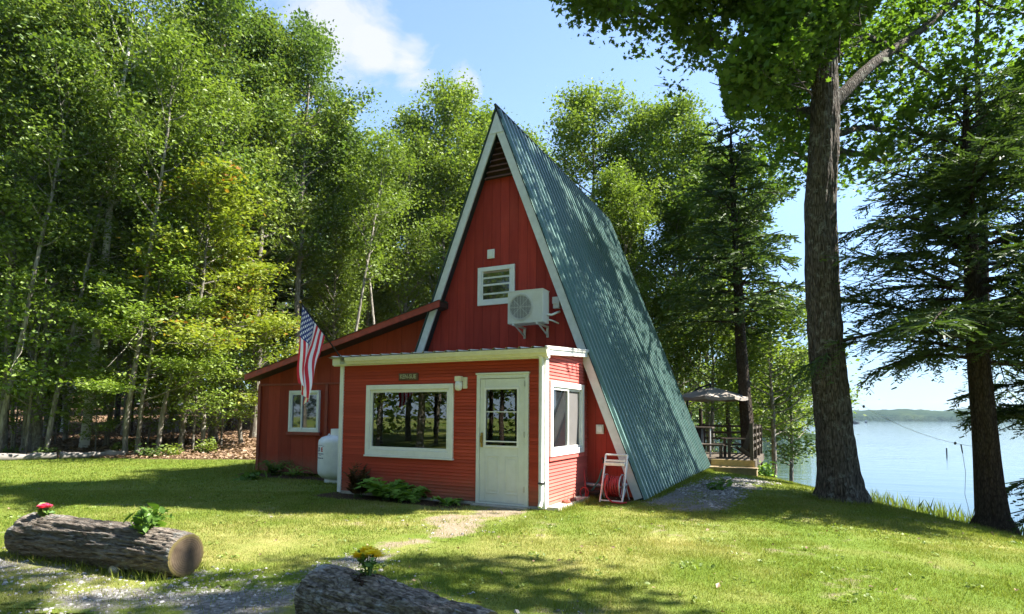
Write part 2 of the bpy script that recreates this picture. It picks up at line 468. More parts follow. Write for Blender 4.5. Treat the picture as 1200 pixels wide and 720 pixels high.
ld = bpy.data.lights.new('sun', 'SUN'); sun = bpy.data.objects.new('sun', ld); COL.objects.link(sun)
ld.energy = 5.0; ld.angle = math.radians(.5); ld.color = (1, .95, .86)
sun.rotation_euler = Vector(SUN).to_track_quat('Z', 'Y').to_euler(); sun.location = (20, 10, 30)

wd = bpy.data.worlds.new('World'); scene.world = wd; wd.use_nodes = True
k = N(wd.node_tree)
for n in list(wd.node_tree.nodes): wd.node_tree.nodes.remove(n)
wo = k.new('ShaderNodeOutputWorld'); bg = k.new('ShaderNodeBackground')
sky = k.new('ShaderNodeTexSky', sky_type='NISHITA'); sky.sun_disc = False
sky.sun_elevation = math.asin(SUN[2]); sky.sun_rotation = math.atan2(SUN[0], SUN[1]); sky.air_density = 1.0; sky.dust_density = .25; sky.ozone_density = 1.4
gen = k.new('ShaderNodeTexCoord').outputs['Generated']
nz = k.sep(gen)
# thin clouds: noise stretched over a flat layer far overhead
zc = k.math('MAXIMUM', nz[2], .03)
cx = k.math('DIVIDE', nz[0], k.math('ADD', zc, .12)); cy = k.math('DIVIDE', nz[1], k.math('ADD', zc, .12))
cv = k.new('ShaderNodeCombineXYZ'); k.link(cx, cv.inputs[0]); k.link(cy, cv.inputs[1]); cv.inputs[2].default_value = 3.1
cn = k.noise(cv.outputs[0], 1.15, 7, .58, .3)
lowc = k.map(nz[2], .0, .36, .07, 0.)
cm = k.map(k.math('ADD', cn, lowc), .66, .86, 0, .9)
def cloudlet(px, py, r, amt):
    d = (px - 600) / FPX * cr_ - (py - 440.68) / FPX * cu_ + cf_; d = d / np.linalg.norm(d)
    vm = k.new('ShaderNodeVectorMath', operation='DISTANCE'); k.link(gen, vm.inputs[0]); vm.inputs[1].default_value = tuple(d)
    edge = k.noise(gen, 9, 7, .62, .5)
    return k.math('MULTIPLY', k.map(k.math('ADD', vm.outputs['Value'], k.math('MULTIPLY', k.math('SUBTRACT', edge, .5), r * 3.2)), r, r * .25, 0, 1), amt)
for c_ in ((392, 12, .085, .9), (440, 60, .06, .95), (482, 78, .05, 1.), (543, 100, .028, .7)):
    cm = k.math('MAXIMUM', cm, cloudlet(*c_))
white = (2.55, 2.65, 2.8)
hz = k.map(nz[2], 0., .42, .25, 1.); cc = k.new('ShaderNodeCombineColor'); k.link(hz, cc.inputs[0]); k.link(k.map(nz[2], 0., .42, .34, 1.), cc.inputs[1]); k.link(k.map(nz[2], 0., .42, .52, 1.), cc.inputs[2])
skyc = k.mix(cm, k.mix(1., sky.outputs[0], cc.outputs[0], 'MULTIPLY'), white)
k.link(skyc, bg.inputs[0]); bg.inputs[1].default_value = .088; k.link(bg.outputs[0], wo.inputs[0])

scene.view_settings.view_transform = 'Standard'; scene.view_settings.look = 'None'
scene.view_settings.exposure = 2.08; scene.view_settings.gamma = 1.0
scene.render.engine = 'CYCLES'
scene.cycles.use_denoising = True
scene.cycles.max_bounces = 8; scene.cycles.diffuse_bounces = 4; scene.cycles.transparent_max_bounces = 12
scene.cycles.transmission_bounces = 4; scene.cycles.caustics_reflective = False; scene.cycles.caustics_refractive = False
scene.cycles.sample_clamp_indirect = 6

# ------------------------------------------------------------------ ground
def pw(px, py, z=0.):
    """photo position on the ground -> u, w  (used only to work out plan positions)"""
    d = (px - 600) / FPX * cr_ - (py - 440.68) / FPX * cu_ + cf_
    t = (z - CAM[2]) / d[2]; p = CAM + t * d
    return toUW(p[0], p[1])

def seg_dist(u, w, P):
    best = np.full(np.shape(u), 1e9)
    for (a, b), (c, d) in zip(P[:-1], P[1:]):
        vx, vy = c - a, d - b; t = np.clip(((u - a) * vx + (w - b) * vy) / (vx * vx + vy * vy), 0, 1)
        best = np.minimum(best, np.hypot(u - a - t * vx, w - b - t * vy))
    return best
def soft(d, r, e): return np.clip((r - d) / e + .5, 0, 1)

PATH_DOOR = [pw(592, 598), pw(560, 608), pw(520, 622), pw(470, 640), pw(410, 660)]
PATH_GRAV = [pw(410, 660), pw(340, 692), pw(260, 718), pw(150, 745)]
GRAV_L = [pw(-40, 668), pw(60, 672), pw(140, 690), pw(260, 700), pw(350, 692)]
GRAV_R = [pw(800, 594), pw(838, 572), pw(868, 560)]
def masks(u, w):
    x, y = UW(u, w)
    j = (fbm(u, w, .9) - .5)
    sand = np.maximum(soft(seg_dist(u, w, PATH_DOOR[:3]) + j * .7, .45, .5), soft(seg_dist(u, w, PATH_DOOR[1:]) + j * 1.1, .20, .5) * .75)
    sand = sand * np.clip(.35 + 1.9 * (fbm(u, w, .5, 17) - .22), 0, 1)
    # worn spots
    sand = np.maximum(sand, np.clip((fbm(u, w, .7, 40) - .64) * 5, 0, .42) * (w < 10) * (w > 2))
    g1 = soft(seg_dist(u, w, GRAV_L) + j * 1.1, .62, .6); g2 = soft(seg_dist(u, w, PATH_GRAV) + j * .8, .34, .4)
    g3 = soft(seg_dist(u, w, GRAV_R) + j * .5, .62, .4)
    gravel = np.maximum(np.maximum(g1 * .74, g2 * .72), g3)
    gravel = gravel * np.clip(.45 + 1.4 * (fbm(u, w, .45, 7) - .28), 0, 1)
    bed1 = ((x > -4.3) & (x < -1.25)) * soft(np.abs(y + .22) + j * .35, .32, .2)
    bed2 = ((x > -8.6) & (x < -4.0)) * soft(np.abs(y - 1.6) + j * .3, .36, .2)
    bed3 = ((x > .0) & (x < .95)) * soft(np.abs(y - 1.75) + j * .3, .3, .2)
    mulch = np.maximum(np.maximum(bed1, bed2), bed3)
    edge = 18.55 + .5 * (fbm(u, w, 2.5, 3) - .5) + np.clip(u + 6.5, 0, 20) * 2.
    litter = soft(edge - w, 0, .7) * (u < 3)
    bank = soft(-(u - 7.9) + j * .8 - np.clip(w - 12, 0, 10) * .0, 0, .7) * .55
    return sand, gravel, mulch, np.maximum(litter, bank)
def dryness(u, w):
    d = fbm(u, w, 2.2, 60) * .75 + fbm(u, w, .5, 5) * .45
    d = np.clip((d - .43) * 2.4, 0, 1)
    near = np.clip((13 - w) / 6, 0, 1)
    return .9 * np.clip(d * (.35 + .65 * near) * np.where(u < -5, .6, 1), 0, 1)

def lines(*segs):
    out = []
    for a, b, st in segs: out.append(np.arange(a, b, st))
    return np.unique(np.round(np.concatenate(out), 4))
gu = lines((-320, -60, 26), (-60, -20, 3), (-20, -9, .5), (-9, 9, .1), (9, 15.01, .35))
gw = lines((-140, -30, 22), (-30, 2, 2), (2, 3, .25), (3, 13, .1), (13, 24, .3), (24, 60, 2), (60, 160, 9), (160, 330, 34))
def sheet(name, gu, gw, dz=0., keep=None):
    U, W = np.meshgrid(gu, gw, indexing='ij'); X, Y = UW(U, W)
    Z = gz_uw(U, W) + dz + .02 * (fbm(U, W, .8, 90) - .5) * (np.abs(W) < 30)
    n, m = U.shape; I = np.arange(n * m).reshape(n, m)
    F = np.stack([I[:-1, :-1], I[1:, :-1], I[1:, 1:], I[:-1, 1:]], -1).reshape(-1, 4)
    if keep is not None:
        F = F[keep((U[:-1, :-1] + U[1:, 1:]) / 2, (W[:-1, :-1] + W[1:, 1:]) / 2).ravel()]
        used = np.unique(F); rm = np.full(n * m, -1); rm[used] = np.arange(len(used)); F = rm[F]
    else: used = np.arange(n * m)
    Uf, Wf = U.ravel()[used], W.ravel()[used]
    s, g, mu, lt = masks(Uf, Wf)
    me = fast_mesh(name, np.stack([X.ravel()[used], Y.ravel()[used], Z.ravel()[used]], -1), [F], [M['ground']], True,
                   attrs=[('sand', 'POINT', s), ('gravel', 'POINT', g), ('mulch', 'POINT', mu), ('litter', 'POINT', lt), ('dry', 'POINT', dryness(Uf, Wf))])
    return tag(link(name, me), kind='structure')
sheet('lawn', gu, gw)
gr = np.round(np.arange(-9, 9, .1), 3)
sheet('dirt_path', gr, np.round(np.arange(3, 10, .1), 3), .004, lambda u, w: (np.maximum(soft(seg_dist(u, w, PATH_DOOR[:3]), .55, .5), soft(seg_dist(u, w, PATH_DOOR[1:]), .34, .45)) > .5))
sheet('gravel_drive', gr, np.round(np.arange(3, 8, .1), 3), .008, lambda u, w: np.maximum(seg_dist(u, w, GRAV_L) < .62, seg_dist(u, w, PATH_GRAV) < .34))
sheet('gravel_path', gr, np.round(np.arange(9, 19, .1), 3), .004, lambda u, w: seg_dist(u, w, GRAV_R) < .62)
sheet('forest_floor', np.round(np.arange(-45, -4, .4), 3), np.round(np.arange(18.6, 60, .4), 3), .012, lambda u, w: masks(u, w)[3] > .5)

# road and bright clearing seen through the trunks
def strip(name, pts, half, m, dz):
    V = []; F = []
    for i, (u, w) in enumerate(pts):
        x0, y0 = UW(u, w - half); x1, y1 = UW(u, w + half)
        V += [(x0, y0, float(gz_uw(u, w - half)) + dz), (x1, y1, float(gz_uw(u, w + half)) + dz)]
    F = [(2 * i, 2 * i + 2, 2 * i + 3, 2 * i + 1) for i in range(len(pts) - 1)]
    o = MB().add(V, F).build(name, m); return tag(o, kind='structure')
M['road'] = plain('pale_gravel_road', (.36, .35, .36), .95, .15, nscale=3)
M['meadow'] = plain('meadow_grass', (.20, .24, .04), .95, .3, nscale=2)
strip('meadow', [(-36, 58), (-30, 57.5), (-24, 57), (-15, 56)], 9, M['meadow'], .06)
strip('road', [(-30, 47), (-25, 46), (-20, 44.5), (-13, 43)], 1.6, M['road'], .10)

# lake
LZ = -1.4
me = MB()
x, y = [], []
pts = [UW(8.5, -300), UW(2600, -300), UW(2600, 2600), UW(8.5, 2600)]
far = [UW(-900, 2600), UW(-900, 340), UW(8.5, 340)]
me.add([(p[0], p[1], LZ) for p in pts], [(0, 1, 2, 3)])
me.add([(p[0], p[1], LZ) for p in [UW(-900, 340), UW(8.5, 340), UW(8.5, 2600), UW(-900, 2600)]], [(0, 1, 2, 3)])
tag(me.build('lake', M['water']), kind='structure')

# far shore: low wooded hills right round the lake
def hills(name, dist, hmax, seed, a0, a1, n=260, depth=420):
    rs = np.random.RandomState(seed)
    A = np.linspace(a0, a1, n); V = []; rows = [0, .012, .03, .12, .3, .6, 1.]
    prof = [0, .3, .42, .62, .85, 1., .7]
    h = hmax * (.55 + .7 * (fbm(A * 10, A * 0, 1.6, seed) - .3) + .25 * (fbm(A * 10, A * 0, .35, seed + 4) - .5))
    F = []
    for i, a in enumerate(A):
        for r, p in zip(rows, prof):
            d = dist + depth * r + 60 * (vnoise(a * 9, seed, 1.) - .5)
            x, y = UW(math.sin(a) * d, math.cos(a) * d)
            V.append((x, y, LZ - .5 + max(0, h[i] * p) + (rs.rand() * hmax * .09 if p > 0 else 0)))
    m = len(rows)
    for i in range(n - 1):
        for j in range(m - 1): F.append((i * m + j, (i + 1) * m + j, (i + 1) * m + j + 1, i * m + j + 1))
    o = MB().add(V, F, 0, True).build(name, M['hill']); return tag(o, kind='structure')
hills('far_hills', 1050, 22, 5, .15, 1.75, 420)
hills('far_hills_beyond', 1500, 40, 9, .15, 1.75, 420)

# ------------------------------------------------------------------ foliage generators
def leaf_template(kind):
    if kind == 'maple':
        a = np.array([90, 118, 142, 165, 200, 230, 270, 310, 340, 15, 38, 62]) * PI / 180
        r = np.array([.62, .28, .52, .26, .46, .28, .30, .28, .46, .26, .52, .28])
        return np.stack([np.cos(a) * r, np.sin(a) * r + .1, np.zeros(12)], -1)
    if kind == 'oval':
        return np.array([(0, -.5, 0), (.24, -.18, .04), (.22, .18, .03), (0, .5, -.05), (-.22, .18, .03), (-.24, -.18, .04)])
    if kind == 'rhomb':
        return np.array([(0, -.5, 0), (.30, .02, .06), (0, .5, -.05), (-.30, .02, .06)])
    if kind == 'strip':
        return np.array([(-.5, 0, 0), (.5, 0, 0), (.32, 1, 0), (-.32, 1, 0)])
def scatter_leaves(rs, P, size, tpl='rhomb', flat=.75, sizevar=.5, tint=None, droop=0.):
    """P (n,3) leaf centres -> verts, faces, tints"""
    n = len(P); T = leaf_template(tpl); kk = len(T)
    nz = np.stack([rs.randn(n) * flat, rs.randn(n) * flat, np.ones(n) * .9 + rs.randn(n) * .25], -1); nz /= np.linalg.norm(nz, axis=1)[:, None]
    a = rs.rand(n) * 2 * PI; t = np.stack([np.cos(a), np.sin(a), rs.randn(n) * .3 - droop], -1)
    t -= nz * (t * nz).sum(1)[:, None]; t /= np.linalg.norm(t, axis=1)[:, None] + 1e-9
    b = np.cross(nz, t); s = size * (1 + sizevar * rs.randn(n).clip(-1.6, 2)); s = s[:, None, None]
    V = P[:, None, :] + s * (T[None, :, :1] * b[:, None] + T[None, :, 1:2] * t[:, None] + T[None, :, 2:] * nz[:, None])
    return V.reshape(-1, 3), np.arange(n * kk).reshape(n, kk)

def tubes_mesh(paths, seg_big=10):
    """paths: list of (pts (n,3), radii (n)) -> V, F"""
    Vs, Fs = [], []; base = 0
    for P, R in paths:
        P = np.asarray(P); R = np.asarray(R); n = len(P)
        seg = seg_big if R[0] > .07 else (6 if R[0] > .03 else 4)
        if R[0] > .28: seg = 90
        T = np.gradient(P, axis=0); T /= np.linalg.norm(T, axis=1)[:, None] + 1e-9
        ref = np.array([1., 0, 0]) if abs(T[0][2]) > .8 else np.array([0, 0, 1.])
        A = np.cross(T, ref); A /= np.linalg.norm(A, axis=1)[:, None] + 1e-9; B = np.cross(T, A)
        q = np.arange(seg) * 2 * PI / seg
        rr = R[:, None] * np.ones(seg)[None]
        if R[0] > .1:
            hh = np.cumsum(np.r_[0, np.linalg.norm(np.diff(P, axis=0), axis=1)])
            rr = rr * (1 + .13 * (vnoise(np.cos(q)[None] * 2.2 + hh[:, None] * .1, np.sin(q)[None] * 2.2 + hh[:, None] * .55, .7, 5) - .5))
        if R[0] > .28:
            q2 = np.minimum(q, 2 * PI - q)[None] * 9 + hh[:, None] * .35
            rr = rr + .030 * (np.abs(vnoise(q2, hh[:, None] * 1.6 + 0 * q2, .9, 3) - .5) * 2 - .35) * (rr > .12) + .018 * (vnoise(q2 * 2.3, hh[:, None] * 5 + 0 * q2, .8, 8) - .5)
            rr = rr + .10 * np.exp(-hh / .55)[:, None] * np.cos(5 * q + 1.3)[None] * (1 + .4 * np.sin(2 * q)[None])
        V = P[:, None] + rr[..., None] * (A[:, None] * np.cos(q)[None, :, None] + B[:, None] * np.sin(q)[None, :, None])
        I = base + np.arange(n * seg).reshape(n, seg); J = np.roll(I, -1, 1)
        Fs.append(np.stack([I[:-1], J[:-1], J[1:], I[1:]], -1).reshape(-1, 4)); Vs.append(V.reshape(-1, 3)); base += n * seg
    return np.concatenate(Vs), np.concatenate(Fs)

def interp_path(P, R, t):
    s = np.linspace(0, 1, len(P)); return np.array([np.interp(t, s, P[:, i]) for i in range(3)]), np.interp(t, s, R)

def on_trunk(P, R, f):
    z = P[:, 2]; s = (z - P[1, 2]) / (P[-1, 2] - P[1, 2]); s = np.maximum.accumulate(s)
    return np.array([np.interp(f, s, P[:, i]) for i in range(3)]), np.interp(f, s, R)

def curve(rs, p0, d, L, n=6, up=.0, wob=.12, grav=0.):
    P = [np.array(p0, float)]; d = np.array(d, float); d /= np.linalg.norm(d)
    for i in range(n - 1):
        d = d + rs.randn(3) * wob + np.array([0, 0, up - grav * i]); d /= np.linalg.norm(d)
        P.append(P[-1] + d * L / (n - 1))
    return np.array(P)

def broadleaf(seed, H=17, r0=.2, base=.35, R=3.0, nlimb=34, nleaf=16000, size=.13, tpl='rhomb', lean=(0, 0), layered=.0, prof=None,
              up=.35, flare=1.5, trunk_pts=None, flat=.75, spread=.34, gap=0., limb_up=.12, dead=0):
    rs = np.random.RandomState(seed); paths = []
    if trunk_pts is None:
        n = 14; t = np.linspace(0, 1, n)
        P = np.stack([lean[0] * H * t ** 1.15, lean[1] * H * t ** 1.15, H * t], -1)
        w = np.cumsum(rs.randn(n, 2) * .018 * H / n * 2.2, 0); P[:, :2] += w - w[0]
    else: P = np.array(trunk_pts, float); n = len(P); t = np.linspace(0, 1, n)
    Rd = r0 * (1 - t) ** .8 + .012
    P = np.vstack([P[:1] - [0, 0, .25], P[:1] + (P[1] - P[0]) * .05, P[:1] + (P[1] - P[0]) * .22, P[1:]]); Rd = np.r_[r0 * flare, r0 * flare * .93, r0 * (1 + (flare - 1) * .28), Rd[1:]]
    if n > 3: Rd[3] = max(Rd[3], r0 * .93)
    paths.append((P, Rd)); clus = []
    hfrac = np.linspace(0, 1, nlimb) ** .9
    for i, h in enumerate(hfrac):
        f = base + (1 - base) * (h * .97 + rs.rand() * .03 * (1 - h))
        p, r = on_trunk(P, Rd, f)
        pr = prof(h) if prof else (math.sin(PI * min(1, (h * .88 + .12))) ** .75)
        L = R * max(.16, pr) * (.75 + .5 * rs.rand())
        az = i * 2.399 + rs.rand() * .9
        d = np.array([math.cos(az), math.sin(az), up + .55 * h + rs.randn() * .12])
        C = curve(rs, p, d, L, 7, limb_up * (1 - layered), .12)
        rl = min(r * .6, .018 + .022 * L); Rl = np.linspace(rl, .006, 7); paths.append((C, Rl))
        ns = 3 + int(L * 2.4)
        for q in range(ns):
            tt = .3 + .7 * (q + rs.rand()) / ns; sp, sr = interp_path(C, Rl, tt)
            dd = C[-1] - C[0]; dd /= np.linalg.norm(dd)
            sd = np.cross(dd, [0, 0, 1]) * (1 if q % 2 else -1) + dd * .7 + np.array([0, 0, .1 + rs.randn() * .28 * (1 - layered)])
            SL = L * .42 * (1.1 - tt * .6) * (.6 + .7 * rs.rand()); S = curve(rs, sp, sd, SL, 4, .03, .16)
            paths.append((S, np.linspace(max(.006, sr * .6), .004, 4)))
            for e in np.linspace(.25, 1, 2 + int(SL * 3.2)): clus.append(interp_path(S, S[:, 0], e)[0])
        clus.append(C[-1]); clus.append(C[-2])
    for q in range(dead):
        f = base * (.35 + .6 * rs.rand()); p, r = on_trunk(P, Rd, f); az = rs.rand() * 6.28
        C = curve(rs, p, [math.cos(az), math.sin(az), .1 + rs.randn() * .2], .8 + 1.4 * rs.rand(), 6, -.03, .18); paths.append((C, np.linspace(.016, .004, 6)))
    clus = np.array(clus)
    if gap > 0: clus = clus[vnoise(clus[:, 0] + seed, clus[:, 1] * 1. + clus[:, 2] * .8, 1.1, seed % 50) > gap]
    k_ = max(1, int(nleaf / len(clus))); ci = np.repeat(np.arange(len(clus)), k_)
    sg = np.array([spread, spread, spread * (.62 - .42 * layered)])
    L = clus[ci] + rs.randn(len(ci), 3) * sg
    ct = rs.rand(len(clus)); tint = np.clip(ct[ci] * .6 + rs.rand(len(ci)) * .4, 0, 1)
    return paths, L, tint, rs, dict(size=size, tpl=tpl, flat=flat * (1 - .45 * layered))

def prune(L, tint, keepfn, rs):
    k_ = keepfn(L) > rs.rand(len(L)); return L[k_], tint[k_]

def tree_parts(name, data, bark_m, leaf_m, loc, label, cat='tree', group=None, keep=None, rotz=0):
    paths, L, tint, rs, o = data
    root = thing(name, label, cat, loc, rotz, group)
    if keep is not None:      # boughs that lost all their leaves go too
        paths = [p for i, p in enumerate(paths) if i == 0 or p[1][0] > .085 or keep(np.asarray(p[0])[len(p[0]) // 2:len(p[0]) // 2 + 1])[0] > .3]
    V, F = tubes_mesh(paths); link('trunk', fast_mesh('trunk', V, [F], [bark_m], True), root)
    if keep is not None: L, tint = prune(L, tint, keep, rs)
    V, F = scatter_leaves(rs, L, **o); link('crown', fast_mesh('crown', V, [F], [leaf_m], False, attrs=[('tint', 'FACE', tint)]), root)
    return root

def conifer(seed, H=16, r0=.2, base=.12, R=2.8, nlimb=60, droop=.25, step=.075, sub=.05, size=.13, lean=(0, 0), top=1., prof=None, wstrip=.022, flare=1.6, gap=.15, trunk_pts=None):
    """hemlock-like: long flat sprays on drooping boughs"""
    rs = np.random.RandomState(seed); n = 14; t = np.linspace(0, 1, n)
    P = np.stack([lean[0] * H * t, lean[1] * H * t, H * t], -1); P[1:, :2] += np.cumsum(rs.randn(n - 1, 2) * .02, 0)
    if trunk_pts is not None: P = np.array(trunk_pts, float); n = len(P); t = np.linspace(0, 1, n)
    Rd = r0 * (1 - t) ** .85 + .01
    P = np.vstack([P[:1] - [0, 0, .3], P[:1] + (P[1] - P[0]) * .04, P[:1] + (P[1] - P[0]) * .2, P[1:]]); Rd = np.r_[r0 * flare, r0 * flare * .9, r0 * 1.12, Rd[1:]]
    paths = [(P, Rd)]; V0, D, Lh, Wd, Nn, tt_ = [], [], [], [], [], []
    for i in range(nlimb):
        h = (i + rs.rand()) / nlimb; f = base + (1 - base) * h * .985; p, r = on_trunk(P, Rd, f)
        pr = prof(h) if prof else (1 - h) ** .8 * .92 + .08
        L = R * pr * (.6 + .55 * rs.rand()); az = i * 2.399 + rs.rand() * 1.2
        d0 = np.array([math.cos(az), math.sin(az), .12 + .35 * h + rs.randn() * .1])
        C = curve(rs, p, d0, L, 8, 0, .07, droop * .11); Rl = np.linspace(min(r * .5, .012 + .012 * L), .004, 8); paths.append((C, Rl))
        ct = rs.rand()
        m = int(L / step)
        for q in range(m):
            e = .16 + .84 * (q + .5) / m
            if rs.rand() < gap: continue
            sp, _ = interp_path(C, Rl, e); dd = interp_path(np.gradient(C, axis=0), Rl, e)[0]; dd /= np.linalg.norm(dd) + 1e-9
            side = np.cross(dd, [0, 0, 1]); side /= np.linalg.norm(side) + 1e-9
            bl = L * .42 * (1.15 - e) ** .8 * (.5 + .8 * rs.rand()) + .08
            bd = side * (1 if q % 2 else -1) * .8 + dd * .75 + np.array([0, 0, -.16 + rs.randn() * .30]); bd /= np.linalg.norm(bd)
            ks = max(3, int(bl / sub)); s = (np.arange(ks) + .5) / ks
            pos = sp + bd * bl * s[:, None] + np.array([0, 0, -1.]) * (s[:, None] ** 2) * bl * .22
            sgn = np.where(np.arange(ks) % 2, 1., -1.)[:, None]
            perp = np.cross(bd, [0, 0, 1]); perp /= np.linalg.norm(perp) + 1e-9
            sd = perp * sgn * .75 + bd * .8 + rs.randn(ks, 3) * .22; sd /= np.linalg.norm(sd, axis=1)[:, None]
            V0.append(pos); D.append(sd); Lh.append(size * (1.2 - .6 * s) * (.6 + .8 * rs.rand(ks))); tt_.append(np.clip(ct * .5 + rs.rand(ks) * .5, 0, 1))
            # the bough's own stem of needles
            V0.append(sp[None]); D.append(bd[None]); Lh.append(np.array([bl])); tt_.append(np.array([ct * .5]))
    P0 = np.concatenate(V0); D = np.concatenate(D); Ln = np.concatenate(Lh); tint = np.concatenate(tt_); nn = len(P0)
    up = np.array([0, 0, 1.]) + rs.randn(nn, 3) * .95; b = np.cross(D, up); b /= np.linalg.norm(b, axis=1)[:, None] + 1e-9
    T = leaf_template('strip'); w = wstrip * (1 + .3 * rs.randn(nn).clip(-1.5, 2))
    V = P0[:, None] + T[None, :, :1] * (b * w[:, None])[:, None] + T[None, :, 1:2] * (D * Ln[:, None])[:, None]
    return paths, V, tint
def conifer_tree(name, data, loc, label, group=None, keep=None, rotz=0, cat='tree', bark_m=None, lm=None):
    paths, V, tint = data; root = thing(name, label, cat, loc, rotz, group)
    TV, TF = tubes_mesh(paths); link('trunk', fast_mesh('trunk', TV, [TF], [bark_m or M['bark_dark']], True), root)
    if keep is not None:
        rs = np.random.RandomState(1); k_ = keep(V.mean(1)) > rs.rand(len(V)); V = V[k_]; tint = tint[k_]
    n = len(V); link('crown', fast_mesh('crown', V.reshape(-1, 3), [np.arange(n * 4).reshape(n, 4)], [lm or M['lf_hem']], False, attrs=[('tint', 'FACE', tint)]), root)
    return root

# ------------------------------------------------------------------ the cabin
W_, YB, YW, YR = 4.08, 1.72, 1.95, 9.2
XA, ZA, SL = -1.828, 7.60, .3872
cabin = thing('cabin', 'red A-frame cabin with green ribbed metal roof, flat-roofed front porch and low side wing', 'cabin', (XA, 3.0, 0))

def clap_x(mb, x0, x1, z0, z1, y, e=.055):
    """courses of clapboard facing -y"""
    z = math.floor(z0 / e) * e
    while z < z1 - 1e-4:
        a, b = max(z, z0), min(z + e, z1)
        if b - a > .004:
            ya = y - .0165 + .0135 * (a - z) / e; yb = y - .0165 + .0135 * (b - z) / e
            mb.add([(x0, ya, a), (x1, ya, a), (x1, yb, b), (x0, yb, b), (x0, y + .01, a), (x1, y + .01, a)], [(0, 1, 2, 3), (4, 5, 1, 0)])
        z += e
def clap_y(mb, y0, y1, z0, z1, x, e=.055, ztop=None):
    z = math.floor(z0 / e) * e
    while z < z1 - 1e-4:
        a, b = max(z, z0), min(z + e, z1)
        if b - a > .004:
            xa = x + .0165 - .0135 * (a - z) / e; xb = x + .0165 - .0135 * (b - z) / e
            f = lambda zz: max(y0, min(y1, ztop(zz))) if ztop else y0
            mb.add([(xa, f(a), a), (xa, y1, a), (xb, y1, b), (xb, f(b), b), (x - .01, f(a), a), (x - .01, y1, a)], [(0, 1, 2, 3), (4, 5, 1, 0)])
        z += e
def ring_x(mb, x0, x1, z0, z1, w, y0, y1, wb=None):
    wb = wb or w
    mb.box(x0, x0 + w, y0, y1, z0, z1); mb.box(x1 - w, x1, y0, y1, z0, z1)
    mb.box(x0 + w, x1 - w, y0 + .001, y1, z1 - w, z1); mb.box(x0 + w, x1 - w, y0 + .001, y1, z0, z0 + wb)
def ring_y(mb, y0, y1, z0, z1, w, x0, x1, wb=None):
    wb = wb or w
    mb.box(x0, x1, y0, y0 + w, z0, z1); mb.box(x0, x1, y1 - w, y1, z0, z1)
    mb.box(x0, x1 - .001, y0 + w, y1 - w, z1 - w, z1); mb.box(x0, x1 - .001, y0 + w, y1 - w, z0, z0 + wb)

# porch front wall, in pieces round the window and the door
FW = (-3.498, -1.645, .724, 1.969); DR = (-1.193, -.260, 0.03, 2.10)
mb = MB()
clap_x(mb, -W_, FW[0] + .03, .05, 2.4, 0); clap_x(mb, FW[0] + .03, FW[1] - .03, .05, FW[2] + .03, 0); clap_x(mb, FW[0] + .03, FW[1] - .03, FW[3] - .03, 2.4, 0)
clap_x(mb, FW[1] - .03, DR[0] + .02, .05, 2.4, 0); clap_x(mb, DR[0] + .02, DR[1] - .02, DR[3] - .02, 2.4, 0); clap_x(mb, DR[1] - .02, -.09, .05, 2.4, 0)
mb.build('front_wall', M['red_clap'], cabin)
SW = (.14, 1.685, .80, 2.0)
mb = MB(); tz = lambda z: (z - 2.40) / .075
clap_y(mb, .0, SW[0] + .03, .05, 2.4, 0); clap_y(mb, SW[0] + .03, SW[1] - .03, .05, SW[2] + .03, 0); clap_y(mb, SW[0] + .03, SW[1] - .03, SW[3] - .03, 2.4, 0)
clap_y(mb, SW[1] - .03, YW, .05, 2.4, 0)
clap_y(mb, .0, YW, 2.4, 2.53, 0, ztop=lambda z: (z - 2.40) / .075 * 1.0)
mb.build('side_wall', M['red_sunlit'], cabin)
# inside faces of the porch room
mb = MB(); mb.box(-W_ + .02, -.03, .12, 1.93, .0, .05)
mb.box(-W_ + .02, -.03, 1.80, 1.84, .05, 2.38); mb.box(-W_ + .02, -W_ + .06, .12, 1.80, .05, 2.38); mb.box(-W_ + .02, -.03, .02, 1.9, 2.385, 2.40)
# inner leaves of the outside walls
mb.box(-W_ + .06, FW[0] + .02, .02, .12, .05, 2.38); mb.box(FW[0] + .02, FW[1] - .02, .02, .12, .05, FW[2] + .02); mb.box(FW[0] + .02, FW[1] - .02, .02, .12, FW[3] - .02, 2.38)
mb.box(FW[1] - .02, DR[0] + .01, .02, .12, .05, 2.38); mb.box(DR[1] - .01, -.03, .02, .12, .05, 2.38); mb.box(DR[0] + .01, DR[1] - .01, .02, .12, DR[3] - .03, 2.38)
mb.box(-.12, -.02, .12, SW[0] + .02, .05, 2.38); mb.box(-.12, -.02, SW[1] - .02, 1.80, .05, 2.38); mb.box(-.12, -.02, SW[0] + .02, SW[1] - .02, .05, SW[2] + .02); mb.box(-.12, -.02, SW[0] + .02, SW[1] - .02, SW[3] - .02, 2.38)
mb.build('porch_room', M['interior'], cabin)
mb = MB()
for i in range(9):
    a = FW[0] + .17 + i * .032; mb.box(a, a + .022, .19 + (i % 2) * .03, .21 + (i % 2) * .03, FW[2] + .05, FW[3] - .08)
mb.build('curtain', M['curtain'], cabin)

# front window
w = MB(); ring_x(w, *FW, .085, -.045, .03, .10); w.box(FW[0] - .012, FW[1] + .012, -.062, -.0, FW[2] - .03, FW[2] - .001)
win = w.build('picture_window', M['white'], cabin, bevel=.004)
w = MB(); ring_x(w, FW[0] + .086, FW[1] - .086, FW[2] + .101, FW[3] - .086, .05, -.022, .02); w.build('sash', M['white'], win, bevel=.003)
MB().box(FW[0] + .12, FW[1] - .12, .0, .005, FW[2] + .13, FW[3] - .12).build('pane', M['glass'], win)

